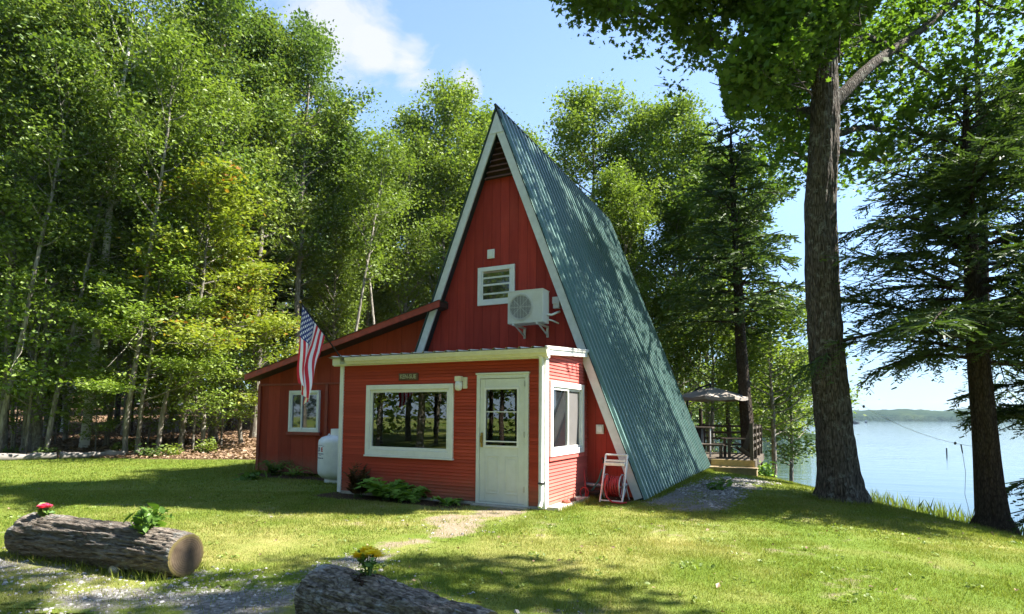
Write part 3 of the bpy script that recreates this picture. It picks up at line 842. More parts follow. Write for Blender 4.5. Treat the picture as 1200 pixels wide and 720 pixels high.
# door with storm glass
d = MB(); ring_x(d, DR[0], DR[1], DR[2], DR[3], .062, -.045, .03, .03); d.box(DR[0] - .015, DR[1] + .015, -.06, -.0, DR[3] + .001, DR[3] + .03)
door = d.build('door', M['door'], cabin, bevel=.004)
x0, x1 = DR[0] + .066, DR[1] - .066; gx0, gx1, gz0, gz1 = x0 + .095, x1 - .12, .95, 1.87
d = MB(); d.box(x0, gx0, -.032, .01, .065, 2.03); d.box(gx1, x1, -.032, .01, .065, 2.03); d.box(gx0, gx1, -.0315, .01, .065, gz0); d.box(gx0, gx1, -.0315, .01, gz1, 2.03)
slab = d.build('door_leaf', M['door'], door, bevel=.004)
d = MB(); ring_x(d, gx0 - .02, gx1 + .02, gz0 - .02, gz1 + .02, .032, -.045, -.02); d.box(gx0 + .012, gx1 - .012, -.036, -.018, 1.492, 1.506); d.box(gx0 + .012, gx1 - .012, -.041, -.018, 1.015, 1.035)
d.build('glass_stop', M['white'], door, bevel=.003)
MB().box(gx0 + .005, gx1 - .005, -.012, -.007, gz0 + .005, gz1 - .005).build('pane', M['glass'], door)
d = MB()
for a, b in ((x0 + .12, x0 + .355), (x0 + .46, x0 + .695)):
    ring_x(d, a, b, .2, .80, .018, -.041, -.03); d.box(a + .05, b - .05, -.038, -.03, .25, .75)
d.build('moulded_panel', M['door'], door, bevel=.004)
h = MB(); h.box(x0 + .02, x0 + .055, -.05, -.03, .93, 1.16); h.tube([(x0 + .038, -.05, 1.0), (x0 + .038, -.085, 1.01), (x0 + .038, -.09, 1.05), (x0 + .038, -.085, 1.1), (x0 + .038, -.05, 1.11)], .008, 8)
h.build('handle', M['brass'], door)
for z in (.25, 1.1, 1.9): MB().box(DR[1] - .075, DR[1] - .055, -.052, -.044, z, z + .09).build('hinge', M['grey_metal'], door)
MB().box(DR[0] - .03, DR[1] + .03, -.16, .0, .0, .028).build('doorstep', M['concrete'], cabin, bevel=.006)

# side window: slider, the far half behind an insect screen
w = MB(); ring_y(w, *SW, .095, -.03, .05, .095); sw = w.build('side_window', M['white'], cabin, bevel=.004)
ym = .5 * (SW[0] + SW[1]) + .03
w = MB(); ring_y(w, SW[0] + .096, ym + .02, SW[2] + .096, SW[3] - .096, .045, -.02, .03); ring_y(w, ym - .02, SW[1] - .096, SW[2] + .097, SW[3] - .097, .04, -.03, .018); w.build('sash', M['white'], sw, bevel=.003)
MB().box(.0, .005, SW[0] + .11, ym - .0, SW[2] + .11, SW[3] - .11).build('pane', M['darkglass'], sw)
M['screen'] = plain('insect_screen', (.13, .125, .12), .7, .05)
MB().box(-.012, -.007, ym + .01, SW[1] - .11, SW[2] + .11, SW[3] - .11).build('insect_screen', M['screen'], sw)
MB().box(-.005, .035, SW[0] - .01, SW[1] + .02, SW[2] - .07, SW[2] - .002).build('sill', M['red_sunlit'], sw, bevel=.004)

# porch trim, gutter, roof
t = MB(); t.box(-W_ - .055, -W_ + .03, -.035, .05, .02, 2.36); t.box(-W_ - .055, -W_ - .02, .051, YW, .02, 2.5)
t.build('corner_trim', M['white'], cabin, bevel=.004)
t = MB(); t.box(-.088, .002, -.034, .02, .02, 2.37); t.box(.003, .034, -.032, .085, .02, 2.40); t.build('corner_trim', M['white'], cabin, bevel=.004)
t = MB(); t.tube([(.0, -.17, 2.36), (.0, -.15, 2.31), (-.02, -.085, 2.26), (-.02, -.075, 2.2), (-.02, -.075, .16), (-.02, -.13, .06)], .034, 10); ds = t.build('downspout', M['white'], cabin)
MB().box(-.062, .022, -.118, -.036, .40, .425).build('strap', M['black'], ds)
g = MB(); prof = [(-.10, 2.345), (-.185, 2.345), (-.205, 2.385), (-.225, 2.40), (-.24, 2.455), (-.24, 2.472), (-.225, 2.472), (-.225, 2.46), (-.11, 2.46), (-.10, 2.46)]
g.prism([(-3.86, y, z) for y, z in prof], (3.98, 0, 0)); g.build('gutter', M['cream'], cabin, bevel=.003)
g = MB(); g.box(-W_ - .16, .10, -.098, -.03, 2.33, 2.455); g.box(-W_ - .16, -3.862, -.13, -.098, 2.345, 2.46); g.build('eave_board', M['white'], cabin, bevel=.003)
def ribbed(mb, a0, a1, pitch, base, rib, fn, n_l=2, mi=0, rw=.055, rt=.028):
    """profile along a (a0..a1); fn(a, height, s) -> point; s in 0..1 along the sheet"""
    prof = []; a = a0
    while a < a1:
        c = a + pitch / 2
        for q, h in ((a, base), (c - rw / 2, base), (c - rt / 2, base + rib), (c + rt / 2, base + rib), (c + rw / 2, base)):
            if q <= a1: prof.append((q, h))
        a += pitch
    prof.append((a1, base)); n = len(prof); V = []
    for i in range(n_l + 1):
        for q, h in prof: V.append(fn(q, h, i / n_l))
    F = [(i * n + j, i * n + j + 1, (i + 1) * n + j + 1, (i + 1) * n + j) for i in range(n_l) for j in range(n - 1)]
    return mb.add(V, F, mi)
r = MB(); r.prism([(-W_ - .17, -.22, 2.478), (-W_ - .17, YW - .12, 2.625), (-W_ - .17, YW - .12, 2.59), (-W_ - .17, -.10, 2.462)], (W_ + .29, 0, 0))
ribbed(r, -W_ - .18, .125, .225, 0, .022, lambda a, h, s: (a, -.25 + s * (YW - .12 + .25), 2.482 + h + s * .148))
r.build('porch_roof', M['roof_pale'], cabin)
r = MB(); r.prism([(.005, -.20, 2.37), (.005, YW - .2, 2.51), (.005, YW - .2, 2.60), (.005, -.20, 2.462)], (.10, 0, 0)); r.build('rake_board', M['white'], cabin, bevel=.003)
MB().box(.0, .22, .02, YW - .02, -.05, .05).box(-W_ - .03, .0, -.02, .03, -.08, .045).build('foundation', M['concrete'], cabin, bevel=.008)

# A-frame gable
def ax(z, side): return XA + side * SL * (ZA - z)
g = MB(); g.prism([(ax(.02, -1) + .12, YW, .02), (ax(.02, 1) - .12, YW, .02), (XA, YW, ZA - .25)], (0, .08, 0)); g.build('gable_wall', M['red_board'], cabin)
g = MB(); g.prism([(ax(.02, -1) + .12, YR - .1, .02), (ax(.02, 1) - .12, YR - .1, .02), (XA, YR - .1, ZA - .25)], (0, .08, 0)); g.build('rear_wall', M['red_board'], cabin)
lv = MB(); z0 = 6.27; lv.prism([(ax(z0, -1) + .16, YW - .03, z0), (ax(z0, 1) - .16, YW - .03, z0), (XA, YW - .03, 7.24)], (0, .029, 0)); lvo = lv.build('gable_vent', M['brown'], cabin)
lv = MB()
for i in range(8):
    z = z0 + i * .115; hw = SL * (ZA - z) - .19
    if hw > .03: lv.add([(XA - hw, YW - .035, z + .055), (XA + hw, YW - .035, z + .055), (XA + hw, YW - .115, z + .0), (XA - hw, YW - .115, z + .0), (XA - hw, YW - .035, z + .035), (XA + hw, YW - .035, z + .035), (XA + hw, YW - .115, z - .018), (XA - hw, YW - .115, z - .018)], [(0, 3, 2, 1), (4, 5, 6, 7), (3, 7, 6, 2), (0, 1, 5, 4)])
lv.build('louvre', M['slat'], lvo)
nrm = Vector((1, 0, SL)).normalized(); T = .13
for side in (-1, 1):
    bw = .165
    zb = .06 if side > 0 else 2.3
    def P(z, off, y): return (ax(z, side) - side * off * nrm.x, y, z - off * nrm.z)
    b = MB(); ztop = ZA - .0
    top_in = ZA - bw / (SL / math.sqrt(1 + SL * SL)) * 1.0 - .0
    b.prism([P(zb, .015, YB), P(ZA - .0, .015, YB) if False else (XA, YB, ZA - .04), (XA, YB, ZA - bw / nrm.x / SL * .98 - .02), P(zb - .0, bw, YB)], (0, .038, 0))
    b.build('barge_board', M['barge'], cabin, bevel=.003)
    s_ = MB()
    for (ya, yb, lift) in ((YB + .004, 7.45, .0), (7.451, YR + .05, .001)):
        s_.prism([P(.03 if side > 0 else .05, .0, ya) if lift == 0 else P(.03, -.005, ya), (XA, ya, ZA - .0 + lift), (XA, ya, ZA - T / nrm.x / SL), P(.03, T, ya)], (0, yb - ya, 0))
    so = s_.build('roof_deck', M['roof_dark'], cabin)
    s_ = MB()
    for (ya, yb, lift) in ((YB - .03, 7.5, .012), (7.46, YR + .08, .018)):
        def fn(a, h, s, side=side, lift=lift):
            z = ZA + .0 - s * (ZA - .02); o = lift + h
            return (ax(z, side) + side * o * nrm.x, a, z + o * nrm.z)
        ribbed(s_, ya, yb, .225, 0, .050, fn, 6, 0, .110, .060)
    s_.build('metal_roof', M['roof'], cabin)
c = MB(); c.prism([(XA - .11, YB - .035, ZA - .19), (XA, YB - .035, ZA + .075), (XA + .11, YB - .035, ZA - .19), (XA + .095, YB - .035, ZA - .19), (XA, YB - .035, ZA + .05), (XA - .095, YB - .035, ZA - .19)], (0, YR - YB + .12, 0))
c.tube([(XA, YB - .06, ZA + .07), (XA, YR + .09, ZA + .07)], .03, 8); c.build('ridge_cap', M['roof_dark'], cabin)
b = MB(); b.prism([(XA - .155, YB - .012, ZA - .49), (XA + .155, YB - .012, ZA - .49), (XA + .008, YB - .012, ZA - .06), (XA - .008, YB - .012, ZA - .06)], (0, .011, 0)); b.build('gusset', M['barge'], cabin, bevel=.002)

# loft window
LW = (-2.332, -1.49, 3.665, 4.45)
w = MB(); ring_x(w, *LW, .085, YW - .035, YW + .0); lw = w.build('loft_window', M['white'], cabin, bevel=.004)
w = MB(); zm = .5 * (LW[2] + LW[3]) + .02
ring_x(w, LW[0] + .086, LW[1] - .086, zm - .02, LW[3] - .086, .035, YW - .02, YW - .002); ring_x(w, LW[0] + .086, LW[1] - .086, LW[2] + .086, zm + .018, .035, YW - .028, YW - .004)
w.build('sash', M['white'], lw, bevel=.003)
MB().box(LW[0] + .11, LW[1] - .11, YW - .012, YW - .006, LW[2] + .11, LW[3] - .11).build('pane', M['darkglass'], lw)
w = MB()
for z in (zm + .13, zm - .20): w.box(LW[0] + .125, LW[1] - .125, YW - .021, YW - .013, z, z + .035)
w.build('blind_rail', M['alu'], lw)
w = MB(); w.box(LW[0] + .125, LW[1] - .125, YW - .0205, YW - .0125, zm + .245, zm + .285)
w.build('valance', M['curtain'], lw)

# wing
XL = -8.625
wz = lambda x: 2.40 + (x + 8.727) * .2457      # top of the fascia
w = MB(); w.prism([(XL, YW + .02, .05), (XL, YW + .02, wz(XL) - .14), (-3.1, YW + .02, wz(-3.1) - .14), (-3.1, YW + .02, .05)], (0, .1, 0))
w.build('wing_wall', M['red_wing'], cabin)
w = MB(); w.box(XL, XL + .1, YW + .12, 7.2, .05, wz(XL) - .14); w.prism([(XL, 7.2, .05), (XL, 7.2, wz(XL) - .14), (-3.1, 7.2, wz(-3.1) - .14), (-3.1, 7.2, .05)], (0, .1, 0)); w.build('wing_wall', M['red_board'], cabin)
w = MB(); w.box(XL - .012, -4.2, YW - .008, YW + .019, 2.135, 2.18); w.box(XL - .02, XL + .075, YW - .012, YW + .0185, .05, 2.134)
w.box(-6.42, -6.33, YW - .006, YW + .018, .1, 2.134)
w.build('wing_trim', M['red_trim'], cabin, bevel=.004)
f = MB(); x0, x1 = -8.74, -3.05
f.prism([(x0, 1.6, wz(x0) - .14), (x0, 1.6, wz(x0)), (x1, 1.6, wz(x1)), (x1, 1.6, wz(x1) - .14)], (0, .035, 0)); f.build('wing_fascia', M['fascia_red'], cabin, bevel=.004)
f = MB(); f.prism([(x0 + .02, 1.636, wz(x0) - .13), (x0 + .02, 1.636, wz(x0) - .02), (x1, 1.636, wz(x1) - .02), (x1, 1.636, wz(x1) - .13)], (0, 5.8, 0)); f.build('wing_roof', M['brown'], cabin)
f = MB(); ribbed(f, 1.58, 7.45, .19, 0, .02, lambda a, h, s: (x0 - .03 + s * (x1 - x0 + .03), a, wz(x0 + s * (x1 - x0)) + h + .003)); f.build('metal_roof', M['roof'], cabin)
WW = (-7.536, -6.57, 1.018, 2.0)
w = MB(); ring_x(w, *WW, .06, YW - .045, YW + .02); ww = w.build('wing_window', M['white'], cabin, bevel=.004)
w = MB(); xm = -7.14
ring_x(w, WW[0] + .061, xm + .03, WW[2] + .061, WW[3] - .061, .04, YW - .03, YW + .018); ring_x(w, xm - .02, WW[1] - .061, WW[2] + .062, WW[3] - .062, .04, YW - .015, YW + .018); w.build('sash', M['white'], ww, bevel=.003)
MB().box(WW[0] + .09, WW[1] - .09, YW - .002, YW + .004, WW[2] + .09, WW[3] - .09).build('pane', M['darkglass'], ww)
MB().box(WW[0] - .06, WW[1] + .05, YW - .05, YW + .018, WW[2] - .075, WW[2] - .002).build('sill', M['red_trim'], ww, bevel=.004)

# ------------------------------------------------------------------ fittings on the cabin
ac = thing('air_conditioner', 'cream air conditioner unit on wall brackets under the peak, beside the loft window', 'air conditioner', (-1.03, 1.6, 3.14))
X0, X1, Y0, Y1, Z0, Z1 = -1.385, -.66, 1.42, 1.72, 3.16, 3.775
a = MB(); a.box(X0, X1, Y0, Y1, Z0, Z1); a.build('casing', M['ac'], ac, bevel=.012)
a = MB(); a.box(X0 - .006, X1 + .006, Y0 - .008, Y1 + .006, Z1 - .012, Z1 + .008); a.build('lid', M['ac'], ac, bevel=.004)
cxx, czz = -1.11, 3.465
a = MB(); a.add([(cxx + .235 * math.cos(q * PI / 20), Y0 - .004, czz + .235 * math.sin(q * PI / 20)) for q in range(40)], [list(range(40))])
a.build('fan_recess', M['ac_dark'], ac)
a = MB()
for rr in np.arange(.03, .25, .0195):
    a.tube([(cxx + rr * math.cos(q * PI / 20), Y0 - .012, czz + rr * math.sin(q * PI / 20)) for q in range(41)], .0035 if rr < .225 else .009, 4, cap=False)
for q in range(8): a.tube([(cxx, Y0 - .013, czz), (cxx + .235 * math.cos(q * PI / 4), Y0 - .013, czz + .235 * math.sin(q * PI / 4))], .004, 4)
for q in range(-3, 4): hh = math.sqrt(.235 ** 2 - (q * .06) ** 2); a.tube([(cxx + q * .06, Y0 - .014, czz - hh), (cxx + q * .06, Y0 - .014, czz + hh)], .0025, 4)
a.build('grille', M['ac'], ac)
a = MB(); a.box(-.86, -.69, Y0 - .006, Y0 + .0, Z0 + .06, Z1 - .04)
for q in range(6): a.box(-.84, -.71, Y0 - .010, Y0 - .0055, Z0 + .42 + q * .022, Z0 + .43 + q * .022)
a.build('service_panel', M['ac'], ac, bevel=.002)
for xx in (X0 + .12, X1 - .12):
    a = MB(); a.box(xx - .02, xx + .02, Y0 - .01, YW, Z0 - .035, Z0 - .001); a.box(xx - .02, xx + .02, YW - .04, YW - .001, Z0 - .22, Z0 - .036)
    a.prism([(xx - .012, Y0 + .1, Z0 - .036), (xx - .012, Y0 + .15, Z0 - .036), (xx - .012, YW - .04, Z0 - .15), (xx - .012, YW - .04, Z0 - .19)], (.024, 0, 0)); a.build('bracket', M['ac'], ac, bevel=.003)
a = MB(); a.tube([(X1, 1.62, 3.33), (X1 + .08, 1.65, 3.32), (X1 + .14, 1.78, 3.38), (X1 + .13, 1.93, 3.42)], .022, 8); a.tube([(X1, 1.66, 3.24), (X1 + .07, 1.7, 3.22), (X1 + .1, 1.94, 3.2)], .016, 8); a.build('pipe', M['white'], ac)
bx = thing('disconnect_box', 'small white electrical switch box just right of the air conditioner', 'switch box', (-.58, YW - .05, 3.48))
MB().box(-.645, -.515, YW - .085, YW, 3.48, 3.69).build('box', M['white'], bx, bevel=.006); MB().box(-.655, -.505, YW - .098, YW - .085, 3.57, 3.70).build('cover', M['white'], bx, bevel=.004)
vp = thing('wall_vent', 'small white square vent plate high above the loft window', 'vent', (-2.036, YW, 4.62))
MB().box(-2.119, -1.953, YW - .03, YW, 4.62, 4.81).build('plate', M['white'], vp, bevel=.008); MB().box(-2.09, -1.98, YW - .042, YW - .03, 4.65, 4.78).build('flap', M['white'], vp, bevel=.006)
mt = thing('outlet_box', 'small white outlet box on the red boards above the hose reel', 'outlet box', (.26, YW, 1.13))
MB().box(.19, .335, YW - .05, YW, 1.12, 1.29).build('box', M['white'], mt, bevel=.008); MB().box(.212, .313, YW - .066, YW - .05, 1.145, 1.265).build('cover', M['alu'], mt, bevel=.006)

lp = thing('wall_lamp', 'cream wall lamp with a round globe beside the white door', 'wall lamp', (-1.45, 0, 1.86))
MB().box(-1.46, -1.385, -.045, .0, 1.88, 2.07).build('back_plate', M['cream'], lp, bevel=.006)
a = MB(); a.box(-1.575, -1.462, -.12, -.03, 2.0, 2.085); a.tube([(-1.462, -.05, 1.97), (-1.50, -.06, 1.99), (-1.52, -.075, 2.0)], .012, 6); a.build('hood', M['cream'], lp, bevel=.006)
a = MB(); a.lathe([(.035, .15), (.052, .14), (.064, .09), (.060, .03), (.045, -.0), (.0, -.01)], (-1.52, -.075, 1.853), 20); a.build('globe', M['white'], lp)

sg = thing('name_sign', 'small dark wooden name sign over the picture window', 'sign', (-2.57, 0, 2.04))
MB().box(-2.776, -2.371, -.045, -.012, 2.04, 2.165).build('board', M['signwood'], sg, bevel=.004)
fc = bpy.data.curves.new('lettering', 'FONT'); fc.body = 'KEN-SUE'; fc.size = .098; fc.extrude = .004; fc.align_x = 'CENTER'; fc.align_y = 'CENTER'; fc.offset = .002
fo = bpy.data.objects.new('lettering_curve', fc); COL.objects.link(fo)
dg = bpy.context.evaluated_depsgraph_get(); me = bpy.data.meshes.new_from_object(fo.evaluated_get(dg)); bpy.data.objects.remove(fo)
def text_mesh(body, size, m, name, parent, loc, extrude=.002, off=.0, width=None, rot=(PI / 2, 0, 0)):
    fc = bpy.data.curves.new(name, 'FONT'); fc.body = body; fc.size = size; fc.extrude = extrude; fc.align_x = 'CENTER'; fc.align_y = 'CENTER'; fc.offset = off
    fo = bpy.data.objects.new(name + '_c', fc); COL.objects.link(fo)
    me = bpy.data.meshes.new_from_object(fo.evaluated_get(bpy.context.evaluated_depsgraph_get())); bpy.data.objects.remove(fo); bpy.data.curves.remove(fc)
    me.materials.clear(); me.materials.append(m); me.name = name
    o = link(name, me, parent); o.rotation_euler = rot; off3 = Vector((0, 0, 0)); p = parent
    while p is not None: off3 += p.location; p = p.parent
    o.location = Vector(loc) - off3
    if width:
        xs = [v.co.x for v in me.vertices]; o.scale.x = width / (max(xs) - min(xs))
    return o
text_mesh('KEN-SUE', .105, M['signletter'], 'lettering', sg, (-2.573, -.048, 2.103), .004, .002, .34)

# flag on its pole
base = Vector((-4.0, -.10, 2.42)); tip = None
def on_y(px, py, y):
    d = (px - 600) / FPX * cr_ - (py - 440.68) / FPX * cu_ + cf_; return Vector(CAM + d * (y - CAM[1]) / d[1])
tip = on_y(352, 354, -1.55)
fl = thing('flag', 'red, white and blue striped flag hanging from a slanted pole at the porch corner', 'flag', tuple(base))
MB().tube([base + (base - tip) * .0, base.lerp(tip, .5), tip], [.014, .013, .011], 10).build('pole', M['black'], fl)
a = MB(); a.tube([base - Vector((0, -.0, .03)), base.lerp(tip, .1)], .024, 10); a.box(-4.05, -3.95, -.145, -.132, 2.36, 2.46); a.build('holder', M['grey_metal'], fl)
a = MB(); a.lathe([(.0, -.02), (.02, -.012), (.024, .005), (.016, .022), (.0, .03)], tuple(tip), 12); a.build('finial', M['brass'], fl)
ns, ntt = 104, 130; Hh, Lf = .86, 1.27
A_ = np.array(tip.lerp(base, .035)); e1 = np.array(base - tip); plen = np.linalg.norm(e1); e1 /= plen
hd = np.array([e1[0], e1[1], 0]); hd /= np.linalg.norm(hd); nn_ = np.array([-hd[1], hd[0], 0])      # along the pole on plan, and across it
e2 = np.array([-hd[0] * abs(e1[2]), -hd[1] * abs(e1[2]), -math.hypot(e1[0], e1[1])])
S = np.linspace(0, 1, ns + 1); Tt = np.linspace(0, 1, ntt + 1); G = np.zeros((ns + 1, ntt + 1, 3))
for i, s in enumerate(S):
    p = A_ + e1 * Hh * s; G[i, 0] = p
    for j in range(1, ntt + 1):
        t = Tt[j]; q = min(1, t / .85); q = q * q * (3 - 2 * q)
        d0 = e2 * s ** .8 + np.array([0, 0, -1.]) * (1 - s ** .8); d = d0 * (1 - q) + np.array([0, 0, -1.]) * q
        d /= np.linalg.norm(d); p = p + d * Lf / ntt; G[i, j] = p
hx = ((G - A_) * hd).sum(-1); lim = .0
fold = hx.copy()
tt2 = Tt[None, :]
ph = S[:, None] * 11 + tt2 * 3
squeeze = 1 - .45 * np.clip((tt2 - .3) / .6, 0, 1)
fold = np.where(fold < 0, -fold * .45, fold) * squeeze + .012 * np.sin(ph * 1.3) * tt2
side = .055 * np.sin(ph) * np.clip(tt2 * 1.6, 0, 1) + .03 * np.sin(S[:, None] * 5 + tt2 * 9) * tt2 - .05 * (hx < 0) * np.clip(-hx, 0, .3)
G = A_ + hd * fold[..., None] + nn_ * side[..., None] + np.array([0, 0, 1.]) * (G - A_)[..., 2:3]
I = np.arange((ns + 1) * (ntt + 1)).reshape(ns + 1, ntt + 1)
F = np.stack([I[:-1, :-1], I[1:, :-1], I[1:, 1:], I[:-1, 1:]], -1)
si = (np.arange(ns) + .5) / ns; ti = (np.arange(ntt) + .5) / ntt
stripe = np.floor(si * 13).astype(int)[:, None] * np.ones((1, ntt), int); mi = np.where(stripe % 2 == 0, 0, 1)
canton = (si[:, None] < 7 / 13) & (ti[None] < .4 * 1.0)
mi = np.where(canton, 2, mi)
for r_ in range(9):
    cols = 6 if r_ % 2 == 0 else 5
    for c_ in range(cols):
        sc_ = (r_ + 1) / 10 * 7 / 13; tc = ((2 * c_ + 1) if r_ % 2 == 0 else (2 * c_ + 2)) / 12 * .4
        mi = np.where(((si[:, None] - sc_) * Hh) ** 2 + ((ti[None] - tc) * Lf) ** 2 < .019 ** 2, 1, mi)
me = fast_mesh('cloth', G.reshape(-1, 3) - np.array(base), [F.reshape(-1, 4)], [M['flag_red'], M['flag_white'], M['flag_blue']], True, mi.ravel())
link('cloth', me, fl)

# propane tank
tk = thing('propane_tank', 'white upright propane tank standing against the red wing wall', 'propane tank', (-5.36, 1.28, -.02))
R_ = .405
a = MB(); a.lathe([(.0, .06), (.2, .065), (.31, .10), (R_ * .97, .18), (R_, .25), (R_, .83), (R_ * .975, .895), (.34, .95), (.24, .985), (.0, 1.0)], (-5.36, 1.28, 0), 40); a.build('tank_body', M['tank'], tk)
a = MB(); n = 28
for rr in (.19, .178):
    pass
V = []; 
for q in range(n + 1):
    an = PI * .12 + q / n * PI * 1.76
    for rr, z in ((.20, .97), (.20, 1.13), (.188, 1.13), (.188, .97)): V.append((-5.32 + rr * math.cos(an + PI / 2), 1.30 + rr * math.sin(an + PI / 2), z))
a.add(V, [(4 * q + c, 4 * q + (c + 1) % 4, 4 * q + 4 + (c + 1) % 4, 4 * q + 4 + c) for q in range(n) for c in range(4)], 0, False); a.build('valve_collar', M['tank'], tk)
a = MB(); a.tube([(-5.60, 1.24, .9), (-5.61, 1.24, .99), (-5.58, 1.24, 1.02), (-5.55, 1.24, .99), (-5.54, 1.24, .93)], .012, 6); a.build('lifting_lug', M['tank'], tk)
a = MB(); a.tube([(-5.32, 1.28, 1.0), (-5.32, 1.28, 1.1)], .03, 8); a.tube([(-5.32, 1.3, 1.06), (-5.2, 1.4, 1.08), (-5.05, 1.7, .9), (-5.05, 1.94, .8)], .012, 6); a.build('valve', M['brass'], tk)
a = MB(); a.lathe([(.26, -.03), (.26, .08), (.25, .08), (.25, -.03)], (-5.36, 1.28, 0), 32); a.build('foot_ring', M['tank'], tk)
# printed mark on the tank's shoulder (wrapped round the body)
def wrap(o):
    me = o.data; off = Vector((-5.36, 1.28, 0))
    for v in me.vertices:
        an = v.co.x / R_; z = v.co.y; r = R_ + .003 + v.co.z
        v.co = (r * math.cos(an - PI / 2 - .30), r * math.sin(an - PI / 2 - .30), z)
    o.rotation_euler = (0, 0, 0); o.location = Vector((-5.36, 1.28, 0)) - tk.location; o.scale = (1, 1, 1)
o = text_mesh('D', .115, M['navy'], 'printed_letter', tk, (0, 0, 0), .0006, .006, rot=(0, 0, 0))
for v in o.data.vertices: v.co.x -= .055; v.co.y += .70
wrap(o)
o = text_mesh('E', .115, M['redprint'], 'printed_letter', tk, (0, 0, 0), .0006, .006, rot=(0, 0, 0))
for v in o.data.vertices: v.co.x += .055; v.co.y += .70
wrap(o)
a = MB()
for x_, y_, w_, h_ in ((-.10, .775, .05, .010), (-.05, .787, .05, .010), (0, .792, .05, .010), (.05, .787, .05, .010), (.10, .775, .05, .010), (-.085, .615, .05, .022), (-.02, .615, .045, .022), (.045, .615, .06, .022), (.095, .615, .025, .022), (-.04, .585, .03, .013), (.01, .585, .05, .013), (-.095, .525, .05, .024), (-.03, .525, .05, .024), (.035, .525, .05, .024), (.09, .525, .03, .024)):
    for q in range(3): a.box(x_ - w_ / 2 + q * w_ / 3, x_ - w_ / 2 + (q + .7) * w_ / 3, y_ - h_ / 2, y_ + h_ / 2, -.0006, .0006)
o = a.build('lettering', M['navy'], None); o.parent = tk; wrap(o)

# ------------------------------------------------------------------ hose corner
hr = thing('hose_reel', 'pale metal hose reel cart wound with red hose beside the roof edge', 'hose reel', (.70, 1.42, 0))
xa_, xb_ = .49, .87; yf, yr2 = 1.30, 1.62
a = MB()
for xx in (xa_, xb_):
    a.tube([(xx - .02, yf - .03, .0), (xx, yf + .03, .25), (xx + .01, yr2 - .10, .78)], .017, 8); a.tube([(xx, yr2 + .02, .02), (xx + .005, yf + .05, .35)], .013, 8)
a.tube([(xa_ + .01, yr2 - .10, .78), (xb_ + .01, yr2 - .10, .78)], .017, 8); a.tube([(xa_, yf - .03, .03), (xb_, yf - .03, .03)], .013, 8)
a.build('frame', M['alu'], hr)
MB().box(xa_ + .015, xb_ - .015, yr2 - .19, yr2 - .11, .60, .655).box(xa_ + .015, xb_ - .015, yr2 - .15, yr2 - .10, .665, .70).build('tray', M['alu'], hr, bevel=.006)
yc, zc_ = 1.40, .26
a = MB()
for xx in (xa_ + .05, xb_ - .05):
    a.tube([(xx, yc + .20 * math.cos(q * PI / 12), zc_ + .20 * math.sin(q * PI / 12)) for q in range(25)], .010, 6, cap=False)
    for q in range(6): a.tube([(xx, yc, zc_), (xx, yc + .2 * math.cos(q * PI / 3), zc_ + .2 * math.sin(q * PI / 3))], .006, 5)
a.tube([(xa_, yc, zc_), (xb_ + .03, yc, zc_), (xb_ + .05, yc - .08, zc_ + .06)], .014, 8); a.build('reel', M['grey_metal'], hr)
a = MB(); rs_ = random.Random(4)
for ly in range(2):
    for i in range(7):
        x_ = xa_ + .08 + i * .036; r_ = .12 + ly * .035 + rs_.random() * .02
        a.tube([(x_ + .012 * math.sin(q * .7 + i), yc + r_ * math.cos(q * PI / 10), zc_ + r_ * math.sin(q * PI / 10)) for q in range(21)], .013, 6, cap=False)
a.tube([(.62, yc - .17, zc_ + .2), (.58, yc - .22, .25), (.62, yc - .22, .1), (.72, yc - .26, .03), (.86, yc - .24, .02), (.95, yc - .2, .03)], .014, 7)
a.build('hose', M['hose_red'], hr)
lh = thing('garden_hose', 'green garden hose with red nozzle leaning in the corner by the reel', 'hose', (.2, 1.7, 0))
MB().tube([(.07, 1.62, .05), (.14, 1.6, .06), (.22, 1.66, .16), (.30, 1.74, .32), (.34, 1.80, .5)], .016, 8).build('hose', M['hose_green'], lh)
MB().tube([(.34, 1.80, .5), (.355, 1.82, .60)], [.016, .024], 8).build('grip', M['hose_red'], lh); MB().tube([(.355, 1.82, .60), (.36, 1.83, .66), (.345, 1.8, .70)], [.02, .014, .02], 8).build('nozzle', M['black'], lh)
pp = MB(); pp.tube([(.0, 1.80, .22), (.42, 1.82, .20)], .035, 12); po = pp.build('drain_pipe', M['grey_metal'], None); tag(po, 'short grey drain pipe lying behind the green hose', 'pipe')
tl = thing('edging_tool', 'rusty red iron hand tool leaning on the sunlit side wall corner', 'tool', (.08, 1.5, 0))
a = MB(); a.tube([(.16, 1.45, .05), (.12, 1.52, .3), (.07, 1.6, .52)], [.02, .016, .008], 8); a.build('blade', M['red_iron'], tl)
a = MB(); a.tube([(.14 + .075 * math.cos(q * PI / 9), 1.42, .12 + .09 * math.sin(q * PI / 9)) for q in range(19)], .012, 6, cap=False); a.build('ring', M['red_iron'], tl)
pb = thing('black_tub', 'low black tub on the ground between the side wall and hose reel', 'tub', (.22, 1.5, 0))
a = MB(); a.lathe([(.10, .01), (.13, .10), (.14, .12), (.125, .12), (.10, .05), (0, .05)], (.27, 1.58, 0), 18); a.build('bowl', M['black'], pb)
a = MB(); a.lathe([(.13, .115), (.145, .115), (.145, .135), (.13, .135)], (.27, 1.58, 0), 18); a.build('rim', M['soil'], pb)
